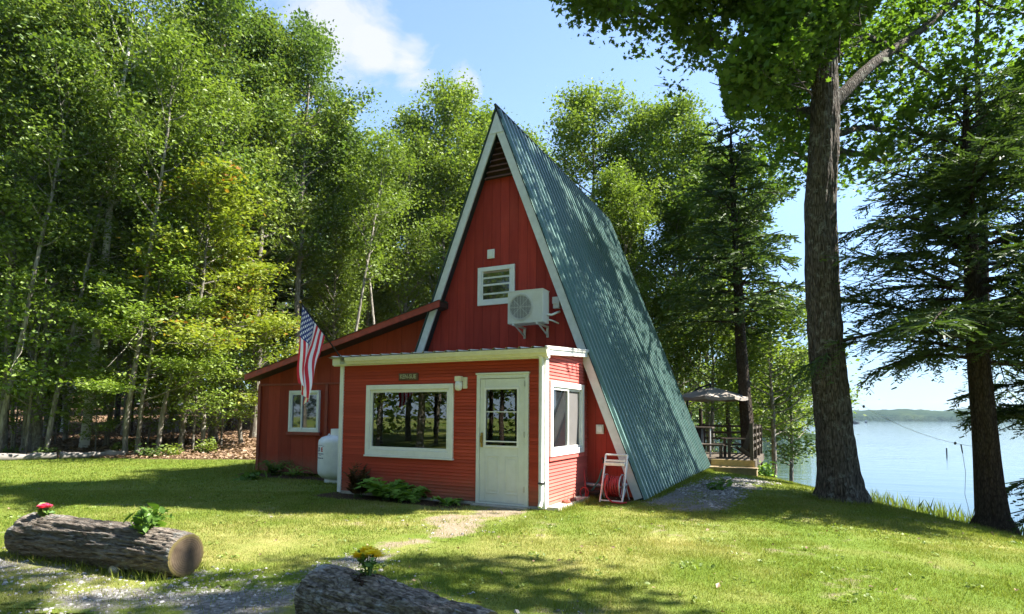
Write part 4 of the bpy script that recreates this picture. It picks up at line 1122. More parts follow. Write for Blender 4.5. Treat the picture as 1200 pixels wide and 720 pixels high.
def rock(name, m, loc, size, seed, label, cat='rock', group=None):
    import bmesh
    bm = bmesh.new(); bmesh.ops.create_icosphere(bm, subdivisions=3, radius=1)
    rs = np.random.RandomState(seed); o1 = rs.rand(3) * 50
    for v in bm.verts:
        n = float(vnoise(v.co.x + o1[0], v.co.y + v.co.z * .7 + o1[1], .7)); v.co *= .72 + .5 * n
        v.co = Vector((v.co.x * size[0], v.co.y * size[1], v.co.z * size[2]))
    me = bpy.data.meshes.new(name); bm.to_mesh(me); bm.free(); me.materials.append(m)
    o = link(name, me, None, loc); o.rotation_euler = (0, 0, rs.rand() * 6); return tag(o, label, cat, group)
rock('brick_piece', M['brick'], (.14, .55, .07), (.07, .06, .035), 3, 'broken red brick on the concrete ledge, nearer the corner post', 'brick')
rock('brick_piece', M['brick'], (.15, .84, .07), (.06, .05, .035), 7, 'smaller broken red brick on the concrete ledge, farther from the corner post', 'brick')

# ------------------------------------------------------------------ logs, flowers, plants
def log_mesh(seed, L, r, rough=.12, taper=.0, n=170, seg=120, lump=.0):
    rs = np.random.RandomState(seed); t = np.linspace(0, 1, n); q = np.arange(seg) * 2 * PI / seg
    X = (t - .5) * L
    R = r * (1 + taper * (.5 - t))[:, None] * np.ones(seg)[None]
    cq, sq = np.cos(q)[None], np.sin(q)[None]
    R = R * (1 + rough * (fbm(X[:, None] * 1.1 + seed, cq * .9 + sq * 1.7, .9, seed) - .5) * 1.6 + lump * (vnoise(X[:, None] * 1.6, cq + sq * 1.3, .8, seed + 5) - .5))
    ridge = np.abs(fbm(X[:, None] * .35 + cq * .03, q[None] * 2.6 + .25 * np.sin(X[:, None] * 3), .42, seed + 9) - .5)
    cell = fbm(X[:, None] * 1.3, q[None] * 3.6, .33, seed + 31) - .5
    ee = np.minimum(t, 1 - t) * L; ef = np.clip(ee / .14, .22, 1)[:, None]
    R = R - ef * r * .13 * np.exp(-(ridge / .06) ** 2) + ef * r * .15 * cell + ef * r * .10 * (fbm(X[:, None] * 3, q[None] * 9, .3, seed + 41) - .5)
    e = np.minimum(t, 1 - t) * L; R = R * (1 - .05 * np.exp(-e / .02))[:, None]
    V = np.stack([X[:, None] + 0 * R, R * cq, R * sq], -1).reshape(-1, 3)
    I = np.arange(n * seg).reshape(n, seg); J = np.roll(I, -1, 1)
    F = np.stack([I[:-1], J[:-1], J[1:], I[1:]], -1).reshape(-1, 4)[:, ::-1]
    return V, F, I
def cutmat():
    m, nt, out = mat('sawn_log_end'); k = N(nt)
    v = k.coord('Object'); xyz = k.sep(v)
    rr = k.math('SQRT', k.math('ADD', k.math('POWER', xyz[1], 2.), k.math('POWER', xyz[2], 2.)))
    ring = k.math('SINE', k.math('MULTIPLY', k.math('ADD', rr, k.math('MULTIPLY', k.noise(v, 6, 3), .03)), 330.))
    n1 = k.noise(v, 9, 5, .65); n2 = k.noise(v, 4, 3)
    c = k.mix(k.map(n1, .35, .65), (.06, .043, .028), (.125, .092, .06)); c = k.mix(k.map(ring, -1, 1, 0, .25), c, (.08, .05, .03))
    c = k.mix(k.map(k.math('ADD', k.math('MULTIPLY', k.math('SUBTRACT', .12, rr), 4.), n2), .45, .9, 0, .75), c, (.05, .04, .035))
    c = k.mix(k.map(rr, .14, .18, 0, .7), c, (.13, .11, .025))
    k.bsdf(out, c, .85, .2, 0, k.bump(ring, .2, .004)); return m
M['cut'] = cutmat()
def log_thing(name, label, u0, w0, u1, w1, r, seed, zc, tilt=0., bm_=None, **kw):
    x0, y0 = UW(u0, w0); x1, y1 = UW(u1, w1); L = math.hypot(x1 - x0, y1 - y0)
    root = thing(name, label, 'log', ((x0 + x1) / 2, (y0 + y1) / 2, zc), math.atan2(y1 - y0, x1 - x0), 'log planters on the gravel')
    V, F, I = log_mesh(seed, L, r, **kw)
    link('bark', fast_mesh('bark', V, [F], [bm_ or M['bark_log']], True), root)
    for sgn, row in ((1, I[-1]), (-1, I[0])):
        P = V[row]; c = P.mean(0); rings = [P, c + (P - c) * .93 + [.004 * sgn, 0, 0], c + (P - c) * .5 + [.006 * sgn, 0, 0]]
        VV = np.concatenate(rings + [c[None] + [[.005 * sgn, 0, 0]]]); n = len(P); A = np.arange(n); B = np.roll(A, -1)
        Fq = np.concatenate([np.stack([A + k_ * n, B + k_ * n, B + (k_ + 1) * n, A + (k_ + 1) * n], -1) for k_ in range(2)])
        Ft = np.stack([A + 2 * n, B + 2 * n, np.full(n, 3 * n)], -1)
        if sgn < 0: Fq = Fq[:, ::-1]; Ft = Ft[:, ::-1]
        link('sawn_end', fast_mesh('sawn_end', VV, [Fq, Ft], [M['cut']], False), root)
    return root
L1 = log_thing('log_planter', 'longer log planter with pink flowers and a leafy plant, sawn end facing out', -4.93, 6.12, -2.86, 5.28, .215, 4, .185, rough=.13, taper=.18, lump=.12)
L2 = log_thing('log_planter', 'shorter knobbly log planter holding yellow flowers, nearest the camera', -1.30, 4.06, -.12, 3.22, .205, 9, .215, rough=.20, taper=.12, lump=.34, bm_=M['bark_log2'])
def soil_pocket(root, x, z, a, b, seed):
    rs = np.random.RandomState(seed); mb = MB()
    for i in range(70):
        q = rs.rand() * 6.28; r = math.sqrt(rs.rand()); px, py = x + a * r * math.cos(q), b * r * math.sin(q); s = .008 + .014 * rs.rand()
        mb.lathe([(0, -s), (s, 0), (0, s)], (px, py, z - .02 * r), 5)
    mb.add([(x + a * math.cos(q * PI / 10), b * math.sin(q * PI / 10), z - .005) for q in range(20)], [list(range(20))])
    mb.build('soil', M['soil'], root, world=False)
soil_pocket(L2, -.22, .207, .15, .085, 3)

def bouquet(name, label, pos, h, spread, nleaf, nflow, fm, leaf_size, flow_size, seed, cat='flowers', lm=None):
    rs = np.random.RandomState(seed); root = thing(name, label, cat, pos)
    st = MB(); LP = []; heads = []
    for i in range(max(nflow, 5)):
        a = rs.rand() * 6.28; r = spread * math.sqrt(rs.rand()); top = Vector((r * math.cos(a), r * math.sin(a), h * (.75 + .3 * rs.rand())))
        st.tube([(0, 0, -.03), top * .5 + Vector((0, 0, .01)), top], .004, 5); heads.append(top)
        for q in np.linspace(.15, .8, 4): LP.append(np.array(top) * q + rs.randn(3) * .02)
    st.build('stem', M['lf_stem'], root, world=False)
    LP = np.array(LP); LP = LP[rs.randint(0, len(LP), nleaf)] + rs.randn(nleaf, 3) * [spread * .4, spread * .4, h * .12]; LP[:, 2] = np.clip(LP[:, 2], .0, h)
    V, F = scatter_leaves(rs, LP, leaf_size, 'oval', .7); link('foliage', fast_mesh('foliage', V, [F], [lm or M['lf_hosta']], False, attrs=[('tint', 'FACE', rs.rand(nleaf))]), root)
    if nflow:
        for i in range(nflow):
            c = heads[i]; mb = MB()
            for ring, rr, ht in ((0, 1, 0.), (1, .66, .35)):
                for q in range(7):
                    an = q * 2 * PI / 7 + ring * .4 + rs.rand() * .2; d = Vector((math.cos(an), math.sin(an), .15 + ht)); p = Vector((-math.sin(an), math.cos(an), 0)) * flow_size * .28
                    mb.add([c, c + d * flow_size * rr * .6 + p, c + d * flow_size * rr, c + d * flow_size * rr * .6 - p], [(0, 1, 2, 3)])
            mb.build('flower', fm, root, world=False)
    return root
M['lf_stem'] = plain('green_stem', (.07, .13, .03), .7, .2)
def on_log(root, lx, lz, ly=0):
    a = root.rotation_euler.z; return (root.location.x + lx * math.cos(a) - ly * math.sin(a), root.location.y + lx * math.sin(a) + ly * math.cos(a), root.location.z + lz)
bouquet('flower_plant', 'small pink flowers growing out of the longer log', on_log(L1, -.86, .21), .11, .07, 60, 10, M['pink'], .05, .042, 2)
bouquet('leafy_plant', 'bushy green leafy plant growing near the sawn end of the longer log', on_log(L1, .62, .18), .22, .12, 170, 0, M['yellow'], .075, .04, 5, 'plant')
bouquet('flower_plant', 'bright yellow flowers growing out of the shorter log', on_log(L2, -.22, .20), .16, .065, 70, 9, M['yellow'], .04, .062, 8)
x, y = UW(*pw(136, 671)); rock('rock', M['stone'], (x, y, .03), (.085, .06, .06), 5, 'pale pointed stone on the gravel in front of the longer log')

def fern(name, label, x, y, n, L, h, lm, seed, cat='fern', width=.11, grav=.075):
    rs = np.random.RandomState(seed); root = thing(name, label, cat, (x, y, float(gz(x, y))))
    paths = []; P0 = []; D = []; S = []
    for i in range(n):
        a = i * 2.399 + rs.rand(); l = L * (.6 + .5 * rs.rand()); e = h * (.6 + .6 * rs.rand())
        C = curve(rs, (rs.randn() * .04, rs.randn() * .04, -.02), (math.cos(a), math.sin(a), 1.0 * e / L * 2.0), l, 9, 0, .05, grav); paths.append((C, np.linspace(.005, .002, 9)))
        for t in np.linspace(.2, 1, 16):
            p, _ = interp_path(C, C[:, 0], t); dd = interp_path(np.gradient(C, axis=0), C[:, 0], t)[0]; dd /= np.linalg.norm(dd)
            sd = np.cross(dd, [0, 0, 1]); sd /= np.linalg.norm(sd) + 1e-9
            for sg in (-1, 1):
                P0.append(p); D.append(sd * sg + dd * .5 + np.array([0, 0, rs.randn() * .15])); S.append(width * 1.5 * (1.15 - t) ** .7 * (.8 + .4 * rs.rand()))
    V, F = tubes_mesh(paths); link('stem', fast_mesh('stem', V, [F], [M['lf_stem']], True), root)
    P0 = np.array(P0); D = np.array(D); D /= np.linalg.norm(D, axis=1)[:, None]; S = np.array(S); up = np.array([0, 0, 1]) + rs.randn(len(P0), 3) * .2
    b = np.cross(D, up); b /= np.linalg.norm(b, axis=1)[:, None]; T = np.array([(0, 0), (.24, .35), (0, 1), (-.24, .35)])
    V = P0[:, None] + S[:, None, None] * (T[None, :, :1] * b[:, None] + T[None, :, 1:] * D[:, None])
    link('frond', fast_mesh('frond', V.reshape(-1, 3), [np.arange(len(P0) * 4).reshape(-1, 4)], [lm], False, attrs=[('tint', 'FACE', rs.rand(len(P0)))]), root)
    return root
fern('dry_fern', 'reddish brown wilting plant against the porch wall under the picture window', -3.42, -.24, 26, .62, 1.2, M['lf_dry'], 2, 'plant', .13, .022)
fern('fern', 'big bright green fern under the picture window beside the wilting plant', -2.78, -.32, 26, .62, .5, M['lf_fern'], 3, width=.17, grav=.055)
fern('fern', 'smaller green fern at the porch wall, on the door side of the big one', -2.36, -.26, 13, .46, .36, M['lf_fern'], 4, width=.15)
fern('weed', 'tiny yellowish green weed at the porch wall near the white door', -1.62, -.18, 6, .26, .2, M['lf_fern'], 6, 'weed')
fern('fern', 'olive green fern under the wing window', -7.62, 1.60, 26, .75, .62, M['lf_hosta'], 7, width=.07)
fern('fern', 'thin olive fern by the wing wall between the window and the propane tank', -6.95, 1.62, 10, .5, .36, M['lf_fern'], 8, width=.06)
bouquet('hosta', 'low fresh green hosta clump at the outer corner of the wing', (UW(*pw(291, 562))[0], UW(*pw(291, 562))[1], 0), .14, .2, 150, 0, M['yellow'], .11, .04, 12, 'plant')

# two grey timbers edging the wood
for i, (a, b, lab) in enumerate((((-40, 541.5), (66, 538.5), 'long grey weathered log edging the lawn, at the far left of the edge line'), ((70, 538.3), (146, 535.5), 'shorter grey weathered log edging the lawn in front of the leaf litter'))):
    (u0, w0), (u1, w1) = pw(*a), pw(*b); p0 = UW(u0, w0); p1 = UW(u1, w1)
    rs = np.random.RandomState(i); mb = MB(); n = 9
    mb.tube([(p0[0] + (p1[0] - p0[0]) * t, p0[1] + (p1[1] - p0[1]) * t, .09 + .012 * math.sin(t * 9 + i)) for t in np.linspace(0, 1, n)], [.11 + .012 * rs.randn() for _ in range(n)], 12)
    tag(mb.build('edging_log', M['greywood']), lab, 'log', 'grey edging logs')

# ------------------------------------------------------------------ deck behind the house
dk = thing('deck', 'low wooden deck with a step and railings on the lake side of the cabin', 'deck', (1.0, 10.4, -.05))
b = MB(); DX0, DX1, DY0, DY1, DZ = -1.6, 2.28, 9.42, 13.2, .24
yy = DY0
while yy < DY1 - .05: b.box(DX0, DX1, yy, yy + .135, DZ - .03, DZ); yy += .143
b.build('boards', M['deckdark'], dk)
b = MB(); b.box(1.15, DX1 + .01, DY0 - .04, DY0 - .002, DZ - .19, DZ + .003); b.build('fascia', M['deckfresh'], dk, bevel=.004)
b = MB(); b.box(DX0, 1.148, DY0 - .035, DY0 - .002, DZ - .19, DZ + .001); b.box(DX1 + .002, DX1 + .04, DY0, DY1, DZ - .22, DZ - .002); b.build('skirt', M['deckdark'], dk, bevel=.004)
b = MB(); b.box(.75, DX1 + .12, DY0 - .50, DY0 - .045, DZ - .215, DZ - .18); b.build('step_tread', M['deckwood'], dk, bevel=.006)
b = MB(); b.box(.77, DX1 + .10, DY0 - .47, DY0 - .43, -.42, DZ - .217); b.box(DX1 + .06, DX1 + .10, DY0 - .425, DY0 - .05, -.45, DZ - .217); b.build('step_riser', M['deckwood'], dk, bevel=.006)
pc = [(DX1 - .05, DY0 + .06, 1.02), (DX1 - .05, DY0 + 1.35, .95), (DX1 - .05, DY0 + 2.6, .95), (DX1 - .05, DY1 - .08, .95), (.4, DY1 - .08, .95), (1.35, DY0 + .6, 1.05)]
for px, py, ph in pc[:5]:
    b = MB(); b.box(px - .045, px + .045, py - .045, py + .045, -.9, DZ + ph); b.box(px - .055, px + .055, py - .055, py + .055, DZ + ph, DZ + ph + .025); b.build('post', M['deckdark'], dk, bevel=.005)
for z in (.28, .48, .68, .90):
    b = MB(); b.box(DX1 - .065, DX1 - .035, DY0 + .11, DY1 - .13, DZ + z - .035, DZ + z + .035); b.build('rail', M['deckdark'], dk, bevel=.004)
b = MB()
for z in (.28, .48, .68, .90): b.box(.45, DX1 - .1, DY1 - .095, DY1 - .065, DZ + z - .035, DZ + z + .035)
b.build('rail_panel', M['deckdark'], dk)
for px, py in ((-1.4, DY0 + .1), (.3, DY0 + .1), (-1.4, DY1 - .2), (1.6, DY0 + .1)):
    MB().box(px - .06, px + .06, py - .06, py + .06, -.6, DZ - .032).build('pier', M['deckdark'], dk)
# adirondack chair, bench and side table on it
def adirondack(x, y, rz, label):
    r = thing('deck_chair', label, 'chair', (x, y, DZ), rz, 'dark chairs on the deck')
    b = MB(); b.prism([(-.28, -.30, .36), (-.28, .25, .27), (-.28, .25, .25), (-.28, -.30, .34)], (.56, 0, 0)); b.build('seat', M['deckdark'], r, world=False)
    for i in range(6):
        xx = -.27 + i * .095; hgt = .98 - abs(i - 2.5) * .045
        MB().prism([(xx, .22, .22), (xx, .44, hgt), (xx, .465, hgt), (xx, .245, .22)], (.08, 0, 0)).build('back_slat', M['deckdark'], r, world=False)
    for sx in (-.33, .27):
        MB().box(sx - .03, sx + .09, -.36, .38, .55, .575).build('armrest', M['deckdark'], r, world=False, bevel=.004)
        MB().box(sx, sx + .06, -.30, -.22, 0, .549).build('leg', M['deckdark'], r, world=False); MB().prism([(sx, .0, .30), (sx, .42, .0), (sx, .50, .0), (sx, .10, .34)], (.06, 0, 0)).build('leg', M['deckdark'], r, world=False)
adirondack(1.72, DY0 + 1.0, -1.25, 'dark slatted wooden chair on the deck, its back to the railing')
bn = thing('bench', 'low dark wooden bench standing on the deck in front of the slatted chair', 'bench', (1.05, DY0 + .55, DZ))
MB().box(.80, 1.42, DY0 + .30, DY0 + .72, DZ + .36, DZ + .41).build('seat', M['deckdark'], bn, bevel=.005)
for sx in (.84, 1.32):
    for sy in (.34, .62): MB().box(sx, sx + .06, DY0 + sy, DY0 + sy + .06, DZ, DZ + .359).build('leg', M['deckdark'], bn)
gt = thing('side_table', 'dark pedestal table with a pale leg at the edge of the deck by the roof', 'table', (.7, DY0 + 1.2, DZ))
MB().box(.42, 1.05, DY0 + .95, DY0 + 1.5, DZ + .86, DZ + .90).build('table_top', M['deckdark'], gt, bevel=.005); MB().box(.45, .72, DY0 + 1.0, DY0 + 1.45, DZ, DZ + .859).build('cabinet', M['black'], gt, bevel=.01); MB().tube([(.97, DY0 + 1.05, DZ), (.97, DY0 + 1.05, DZ + .859)], .028, 8).build('leg', M['alu'], gt)
# cantilever umbrella
ux, uy = UW((833 - 600) / FPX * 20.0, 20.0); pxu, pyu = UW((805.5 - 600) / FPX * 20.2, 20.2)
um = thing('umbrella', 'taupe cantilever sun umbrella open over the deck behind the roof', 'umbrella', (pxu, pyu, DZ))
zt, zr, RU = 2.46, 2.13, 1.22
b = MB(); V = [(ux, uy, zt)]; n8 = 8
for ring, f in ((0, .33), (1, .66), (2, 1.)):
    for q in range(n8 * 4):
        an = q * 2 * PI / (n8 * 4); ph = (q % 4) / 4; sag = .05 * math.sin(PI * ph) * f; rr = RU * f * (math.cos(PI / 8) / math.cos((ph - .5) * PI / 4)) ** 1.
        V.append((ux + rr * math.cos(an), uy + rr * math.sin(an), zt - (zt - zr) * f ** 1.25 - sag))
m_ = n8 * 4
F = [(0, 1 + q, 1 + (q + 1) % m_) for q in range(m_)] + [(1 + k_ * m_ + q, 1 + (k_ + 1) * m_ + q, 1 + (k_ + 1) * m_ + (q + 1) % m_, 1 + k_ * m_ + (q + 1) % m_) for k_ in range(2) for q in range(m_)]
b.add(V, F)
vb = len(b.v)
for q in range(m_):
    p = V[1 + 2 * m_ + q]; b.v.append((p[0], p[1], p[2] - .10))
for q in range(m_): b.f.append([1 + 2 * m_ + q, vb + q, vb + (q + 1) % m_, 1 + 2 * m_ + (q + 1) % m_]); b.mi.append(0); b.sm.append(False)
b.build('canopy', M['fabric'], um)
for q in range(8):
    an = q * PI / 4; MB().tube([(ux, uy, zt - .03), (ux + RU * .66 * math.cos(an), uy + RU * .66 * math.sin(an), zt - .225), (ux + RU * .99 * math.cos(an), uy + RU * .99 * math.sin(an), zr - .012)], .011, 5).build('rib', M['black'], um)
b = MB(); b.tube([(pxu, pyu, DZ), (pxu, pyu, 1.95), (pxu + (ux - pxu) * .12, pyu + (uy - pyu) * .12, 2.2), (pxu + (ux - pxu) * .45, pyu + (uy - pyu) * .45, 2.42), (ux, uy, 2.56)], .032, 8); b.tube([(ux, uy, 2.57), (ux, uy, 2.40)], .04, 8); b.build('mast', M['black'], um)
MB().box(pxu - .4, pxu + .4, pyu - .4, pyu + .4, DZ, DZ + .07).build('base', M['black'], um, bevel=.01)

# line strung between the two shore trees, with its hanging end
def onray(px, py, w):
    d = (px - 600) / FPX * cr_ - (py - 440.68) / FPX * cu_ + cf_; return Vector(CAM + d * w)
A3, B3 = onray(992, 464, 10.75), onray(1146, 524, 10.7)
ln = thing('rope_line', 'thin pale line strung from the big maple to the hemlock over the shore', 'rope', tuple(A3))
b = MB(); pts = []
for t in np.linspace(0, 1, 24): p = A3.lerp(B3, t); pts.append(p - Vector((0, 0, .30 * 4 * t * (1 - t) * .55)))
b.tube(pts, .003, 5); b.build('line', M['cord'], ln)
for t in (.15, .86):
    p = pts[int(t * 23)]; MB().lathe([(0, -.03), (.02, -.015), (.02, .015), (0, .03)], tuple(p), 8).build('pulley', M['black'], ln)
p = pts[20]; MB().tube([p, p + Vector((.02, 0, -.16))], [.012, .010], 6).build('toggle', M['black'], ln)
MB().tube([p + Vector((.02, 0, -.16)), p + Vector((.05, .0, -.5)), p + Vector((.03, .02, -.9)), p + Vector((.10, .03, -1.3))], .004, 5).build('tail', M['cord'], ln)
# post and moored boats out on the water
x, y = UW((1107 - 600) / FPX * 48, 48.); tag(MB().tube([(x, y, LZ - .6), (x, y, LZ + .5)], .05, 8).build('mooring_post', M['black']), 'dark mooring post standing alone in the lake', 'post')
for i, (px, w, lab) in enumerate(((1000.5, 330., 'tiny dark boat moored far out beside the maple trunk'), (1014., 420., 'tinier dark boat moored far out, farther from the maple trunk'))):
    x, y = UW((px - 600) / FPX * w, w); r = thing('boat', lab, 'boat', (x, y, LZ), .5 + i, 'moored boats')
    b = MB(); b.prism([(-2.4, -.8, 0), (1.6, -.8, 0), (2.9, 0, 0.15), (1.6, .8, 0), (-2.4, .8, 0)], (0, 0, .75)); b.build('hull', M['black'], r, world=False)
    MB().box(-.6, .7, -.6, .6, .75, 1.55).build('cabin', M['white'] if i else M['greywood'], r, world=False)

# ------------------------------------------------------------------ trees
def gpos(px, w):
    u = (px - 600) / FPX * w; x, y = UW(u, w); return (x, y, float(gz_uw(u, w)) - .02)
UX = np.array([SY, SX, 0]); WX = np.array([-SX, SY, 0])
def shadow_uw(P, z=0.3):
    """where a point's shadow lands, in across / away terms"""
    t = (P[:, 2] - z) / SUN[2]; return toUW(P[:, 0] - SUN[0] * t, P[:, 1] - SUN[1] * t)
def lit_zone(P):
    """1 where shade is welcome; low where the photograph has open sun (trims boughs that would stand in its way)"""
    u, w = shadow_uw(P, .2); u2, w2 = shadow_uw(P, 1.4)
    k_ = np.ones(len(P))
    wob = (fbm(u, w, 1.6, 77) - .5)
    lawn = (w + wob * 1.2 > 6.15) & (w < 8.55 + .11 * np.clip(u, -9, 9) * -1 + wob * .8) & (u > -6.6)
    k_[lawn] = .0
    right = (u > 1.55 + wob * 1.6) & (w < 7.8 + wob * .6 - .12 * u)
    k_[right] = .0
    t = P[:, 0] / SUN[0]; yy = P[:, 1] - SUN[1] * t; zz = P[:, 2] - SUN[2] * t
    k_[(t > 0) & (yy > -.3) & (yy < 2.0) & (zz > -.1) & (zz < 2.55)] = .0
    front = (u > .3) & (u < 3.0) & (w > 8) & (w < 9.6); k_[front] = .0
    return k_
def keep_at(loc, extra=None):
    l = np.array(loc)
    def f(P):
        k_ = lit_zone(P + l)
        return k_ if extra is None else np.minimum(k_, extra(P + l))
    return f
def pix(P):
    d = P - CAM; z = d @ cf_; z = np.where(z < .1, .1, z); return 600 + FPX * (d @ cr_) / z, 440.68 - FPX * (d @ cu_) / z

def roof_hit(P):
    """where a point's shadow meets the lake-side roof slope: y, z, hit?"""
    t = (P[:, 0] - XA - SL * (ZA - P[:, 2])) / (SUN[0] + SL * SUN[2])
    Q = P - t[:, None] * SUN[None]; return Q[:, 1], Q[:, 2], (t > 0) & (Q[:, 1] > YB - .1) & (Q[:, 1] < YR + .2) & (Q[:, 2] > 0) & (Q[:, 2] < ZA)
def roof_dapple(P, k_):
    y, z, h = roof_hit(P); n1 = fbm(y * 1.0 + z * .5, z * .8, 1.0, 13)
    open_ = (n1 > np.interp(z, [0, 2.2, 3.6, 5.5, 7.6], [.05, .12, .35, .43, .48])); k_[h & open_] *= .05
    return k_
# the big maple by the shore
loc = gpos(985, 11.0)
def pt(px, py, w): return np.array(onray(px, py, w)) - np.array(loc)
tp = [pt(985, 583, 11.0), pt(977, 500, 11.0), pt(969, 420, 11.02), pt(963, 330, 11.05), pt(961, 240, 11.1), pt(966, 150, 11.15), pt(966, 70, 11.2), pt(955, -20, 11.3), pt(946, -130, 11.4), pt(955, -260, 11.5), pt(950, -420, 11.7), pt(960, -560, 11.8)]
rs = np.random.RandomState(31)
tpa = np.array(tp); n = len(tpa); zz = tpa[:, 2]
Rm = np.interp(zz, [0, .6, 2.2, 4.2, 6.5, 9, 13, 18], [.375, .33, .295, .265, .255, .20, .12, .03])
P_ = np.vstack([tpa[:1] - [0, 0, .3], tpa[:1], tpa[:1] + (tpa[1] - tpa[0]) * .12, tpa[:1] + (tpa[1] - tpa[0]) * .35, tpa[1:]]); R_m = np.r_[.52, .46, .40, .355, Rm[1:]]
# resample for bark relief
s0 = np.linspace(0, 1, len(P_)); s1 = np.linspace(0, 1, 260)
P_ = np.stack([np.interp(s1, s0, P_[:, i]) for i in range(3)], -1); R_m = np.interp(s1, s0, R_m)
paths = [(P_, R_m)]; clus = []
limbs = [ # start height pixel, waypoints, radius
    (.14, [pt(985, 112, 11.15), pt(1030, 70, 11.5), pt(1090, 25, 12.2), pt(1150, -20, 13.0), pt(1230, -60, 13.6)]),
    (.085, [pt(1000, 118, 11.15), pt(1060, 96, 12.0), pt(1120, 85, 13.0), pt(1180, 66, 13.8), pt(1240, 60, 14.4)]),
    (.12, [pt(955, 95, 11.15), pt(905, 85, 11.5), pt(850, 52, 11.9), pt(770, 20, 12.2), pt(690, 10, 12.4)]),
    (.11, [pt(955, 40, 11.2), pt(900, 10, 10.6), pt(820, -25, 10.4), pt(740, -40, 10.6), pt(660, -30, 10.9)]),
    (.10, [pt(955, 60, 11.2), pt(930, 20, 12.2), pt(890, -30, 13.4), pt(850, -80, 14.6), pt(800, -100, 15.6)]),
    (.10, [pt(960, 130, 11.2), pt(930, 130, 12.0), pt(890, 120, 12.9), pt(850, 130, 13.8)]),
    (.09, [pt(968, 160, 11.2), pt(1010, 150, 11.9), pt(1060, 150, 12.7), pt(1110, 160, 13.4)]),
    (.12, [pt(950, -60, 11.3), pt(1000, -120, 10.6), pt(1080, -200, 10.2), pt(1160, -260, 10.)]),
    (.12, [pt(950, -100, 11.4), pt(880, -180, 11.6), pt(800, -240, 12.), pt(720, -260, 12.4)]),
    (.10, [pt(962, 175, 11.2), pt(1000, 180, 12.4), pt(1050, 190, 13.6), pt(1090, 185, 14.6)]),
    (.09, [pt(966, 60, 11.2), pt(1020, 40, 12.6), pt(1090, 90, 14.0), pt(1160, 130, 15.2), pt(1215, 150, 16)]),
    (.09, [pt(966, 30, 11.2), pt(1040, -10, 12.8), pt(1120, 10, 14.2), pt(1190, 20, 15.4)]),
    (.08, [pt(955, 150, 11.2), pt(925, 170, 12.2), pt(900, 180, 13.2), pt(880, 170, 14)]),
    (.09, [pt(975, 20, 11.1), pt(1050, -15, 11.4), pt(1130, 0, 12.2), pt(1215, 20, 13)]),
    (.09, [pt(965, 120, 11.2), pt(940, 60, 12.6), pt(960, 20, 14.2)]),
    (.07, [pt(960, 150, 11.1), pt(950, 115, 10.6), pt(935, 85, 10.1), pt(905, 60, 9.6)]),
    (.07, [pt(966, 110, 11.1), pt(985, 70, 10.7), pt(1000, 40, 10.5), pt(1020, 0, 10.4)]),
    (.06, [pt(962, 60, 11.1), pt(950, 35, 10.6), pt(930, 5, 10.2)]),
    (.07, [pt(975, 140, 11.2), pt(1010, 135, 11.1), pt(1045, 110, 11.2), pt(1080, 100, 11.4)]),
    (.09, [pt(965, 140, 11.2), pt(1000, 110, 12.8), pt(1030, 60, 14.4)]),
    (.08, [pt(963, 190, 11.2), pt(985, 210, 12.6), pt(1010, 215, 14.0)]),
    (.10, [pt(955, -200, 11.5), pt(940, -300, 12.6), pt(960, -380, 13.6)]),
    (.10, [pt(955, -240, 11.5), pt(1040, -330, 12.4), pt(1100, -400, 13)]),
]
for r0_, wp in limbs:
    z_ = wp[0][2] - .35; ax_ = np.array([np.interp(z_, P_[:, 2], P_[:, 0]), np.interp(z_, P_[:, 2], P_[:, 1]), z_])
    C = np.array([ax_] + list(wp)); sc = np.linspace(0, 1, len(C)); s2 = np.linspace(0, 1, 14); C = np.stack([np.interp(s2, sc, C[:, i]) for i in range(3)], -1) + rs.randn(14, 3) * .04 * np.linspace(0, 1, 14)[:, None]
    Rl = np.linspace(r0_, .02, 14); paths.append((C, Rl)); L = np.linalg.norm(np.diff(C, axis=0), axis=1).sum()
    ns = int(L * 5.4) + 4
    for q in range(ns):
        t = .10 + .90 * (q + rs.rand()) / ns; sp, sr = interp_path(C, Rl, t); dd = C[-1] - C[0]; dd /= np.linalg.norm(dd)
        a = rs.rand() * 6.28; sd = dd * .6 + np.array([math.cos(a), math.sin(a), .25 + rs.randn() * .5]) * .9
        SL_ = (1.35 if t < .8 else .9) * (.55 + .7 * rs.rand()); S = curve(rs, sp, sd, SL_, 6, -.02, .22); paths.append((S, np.linspace(max(.010, sr * .35), .005, 6)))
        for e in np.linspace(.2, 1, 6):
            sp2, _ = interp_path(S, S[:, 0], e); a2 = rs.rand() * 6.28
            S2 = curve(rs, sp2, [math.cos(a2), math.sin(a2), rs.randn() * .4], .35 + .35 * rs.rand(), 4, -.05, .2); paths.append((S2, np.linspace(.006, .003, 4)))
            clus += [S2[1], S2[2], S2[3]]
clus = np.array(clus)
ci = np.repeat(np.arange(len(clus)), 30); L = clus[ci] + rs.randn(len(ci), 3) * [.17, .17, .12]
ct = rs.rand(len(clus)); tint = np.clip(ct[ci] * .5 + rs.rand(len(ci)) * .5, 0, 1)
def shape_maple(P):
    px, py = pix(P); k_ = np.ones(len(P))
    wob = 34 * (fbm(px, py, 70, 5) - .5) * 2
    # lower edge of the crown as seen from the lawn; above it anything goes
    lim = np.interp(px, [600, 640, 700, 745, 765, 790, 815, 840, 880, 930, 990, 1040, 1100, 1160, 1260], [40, 70, 105, 80, 75, 135, 75, 85, 190, 235, 215, 235, 225, 200, 190])
    k_[(py > lim + wob)] = 0.; k_[px < 634 + wob * .3] = 0.
    k_ = roof_dapple(P, k_)
    return k_
mtree = tree_parts('maple_tree', (paths, L, tint, rs, dict(size=.10, tpl='maple', flat=.62)), M['bark_maple'], M['lf_maple'], loc, 'huge old maple with a thick dark trunk on the lawn between cabin and lake', keep=keep_at(loc, shape_maple))

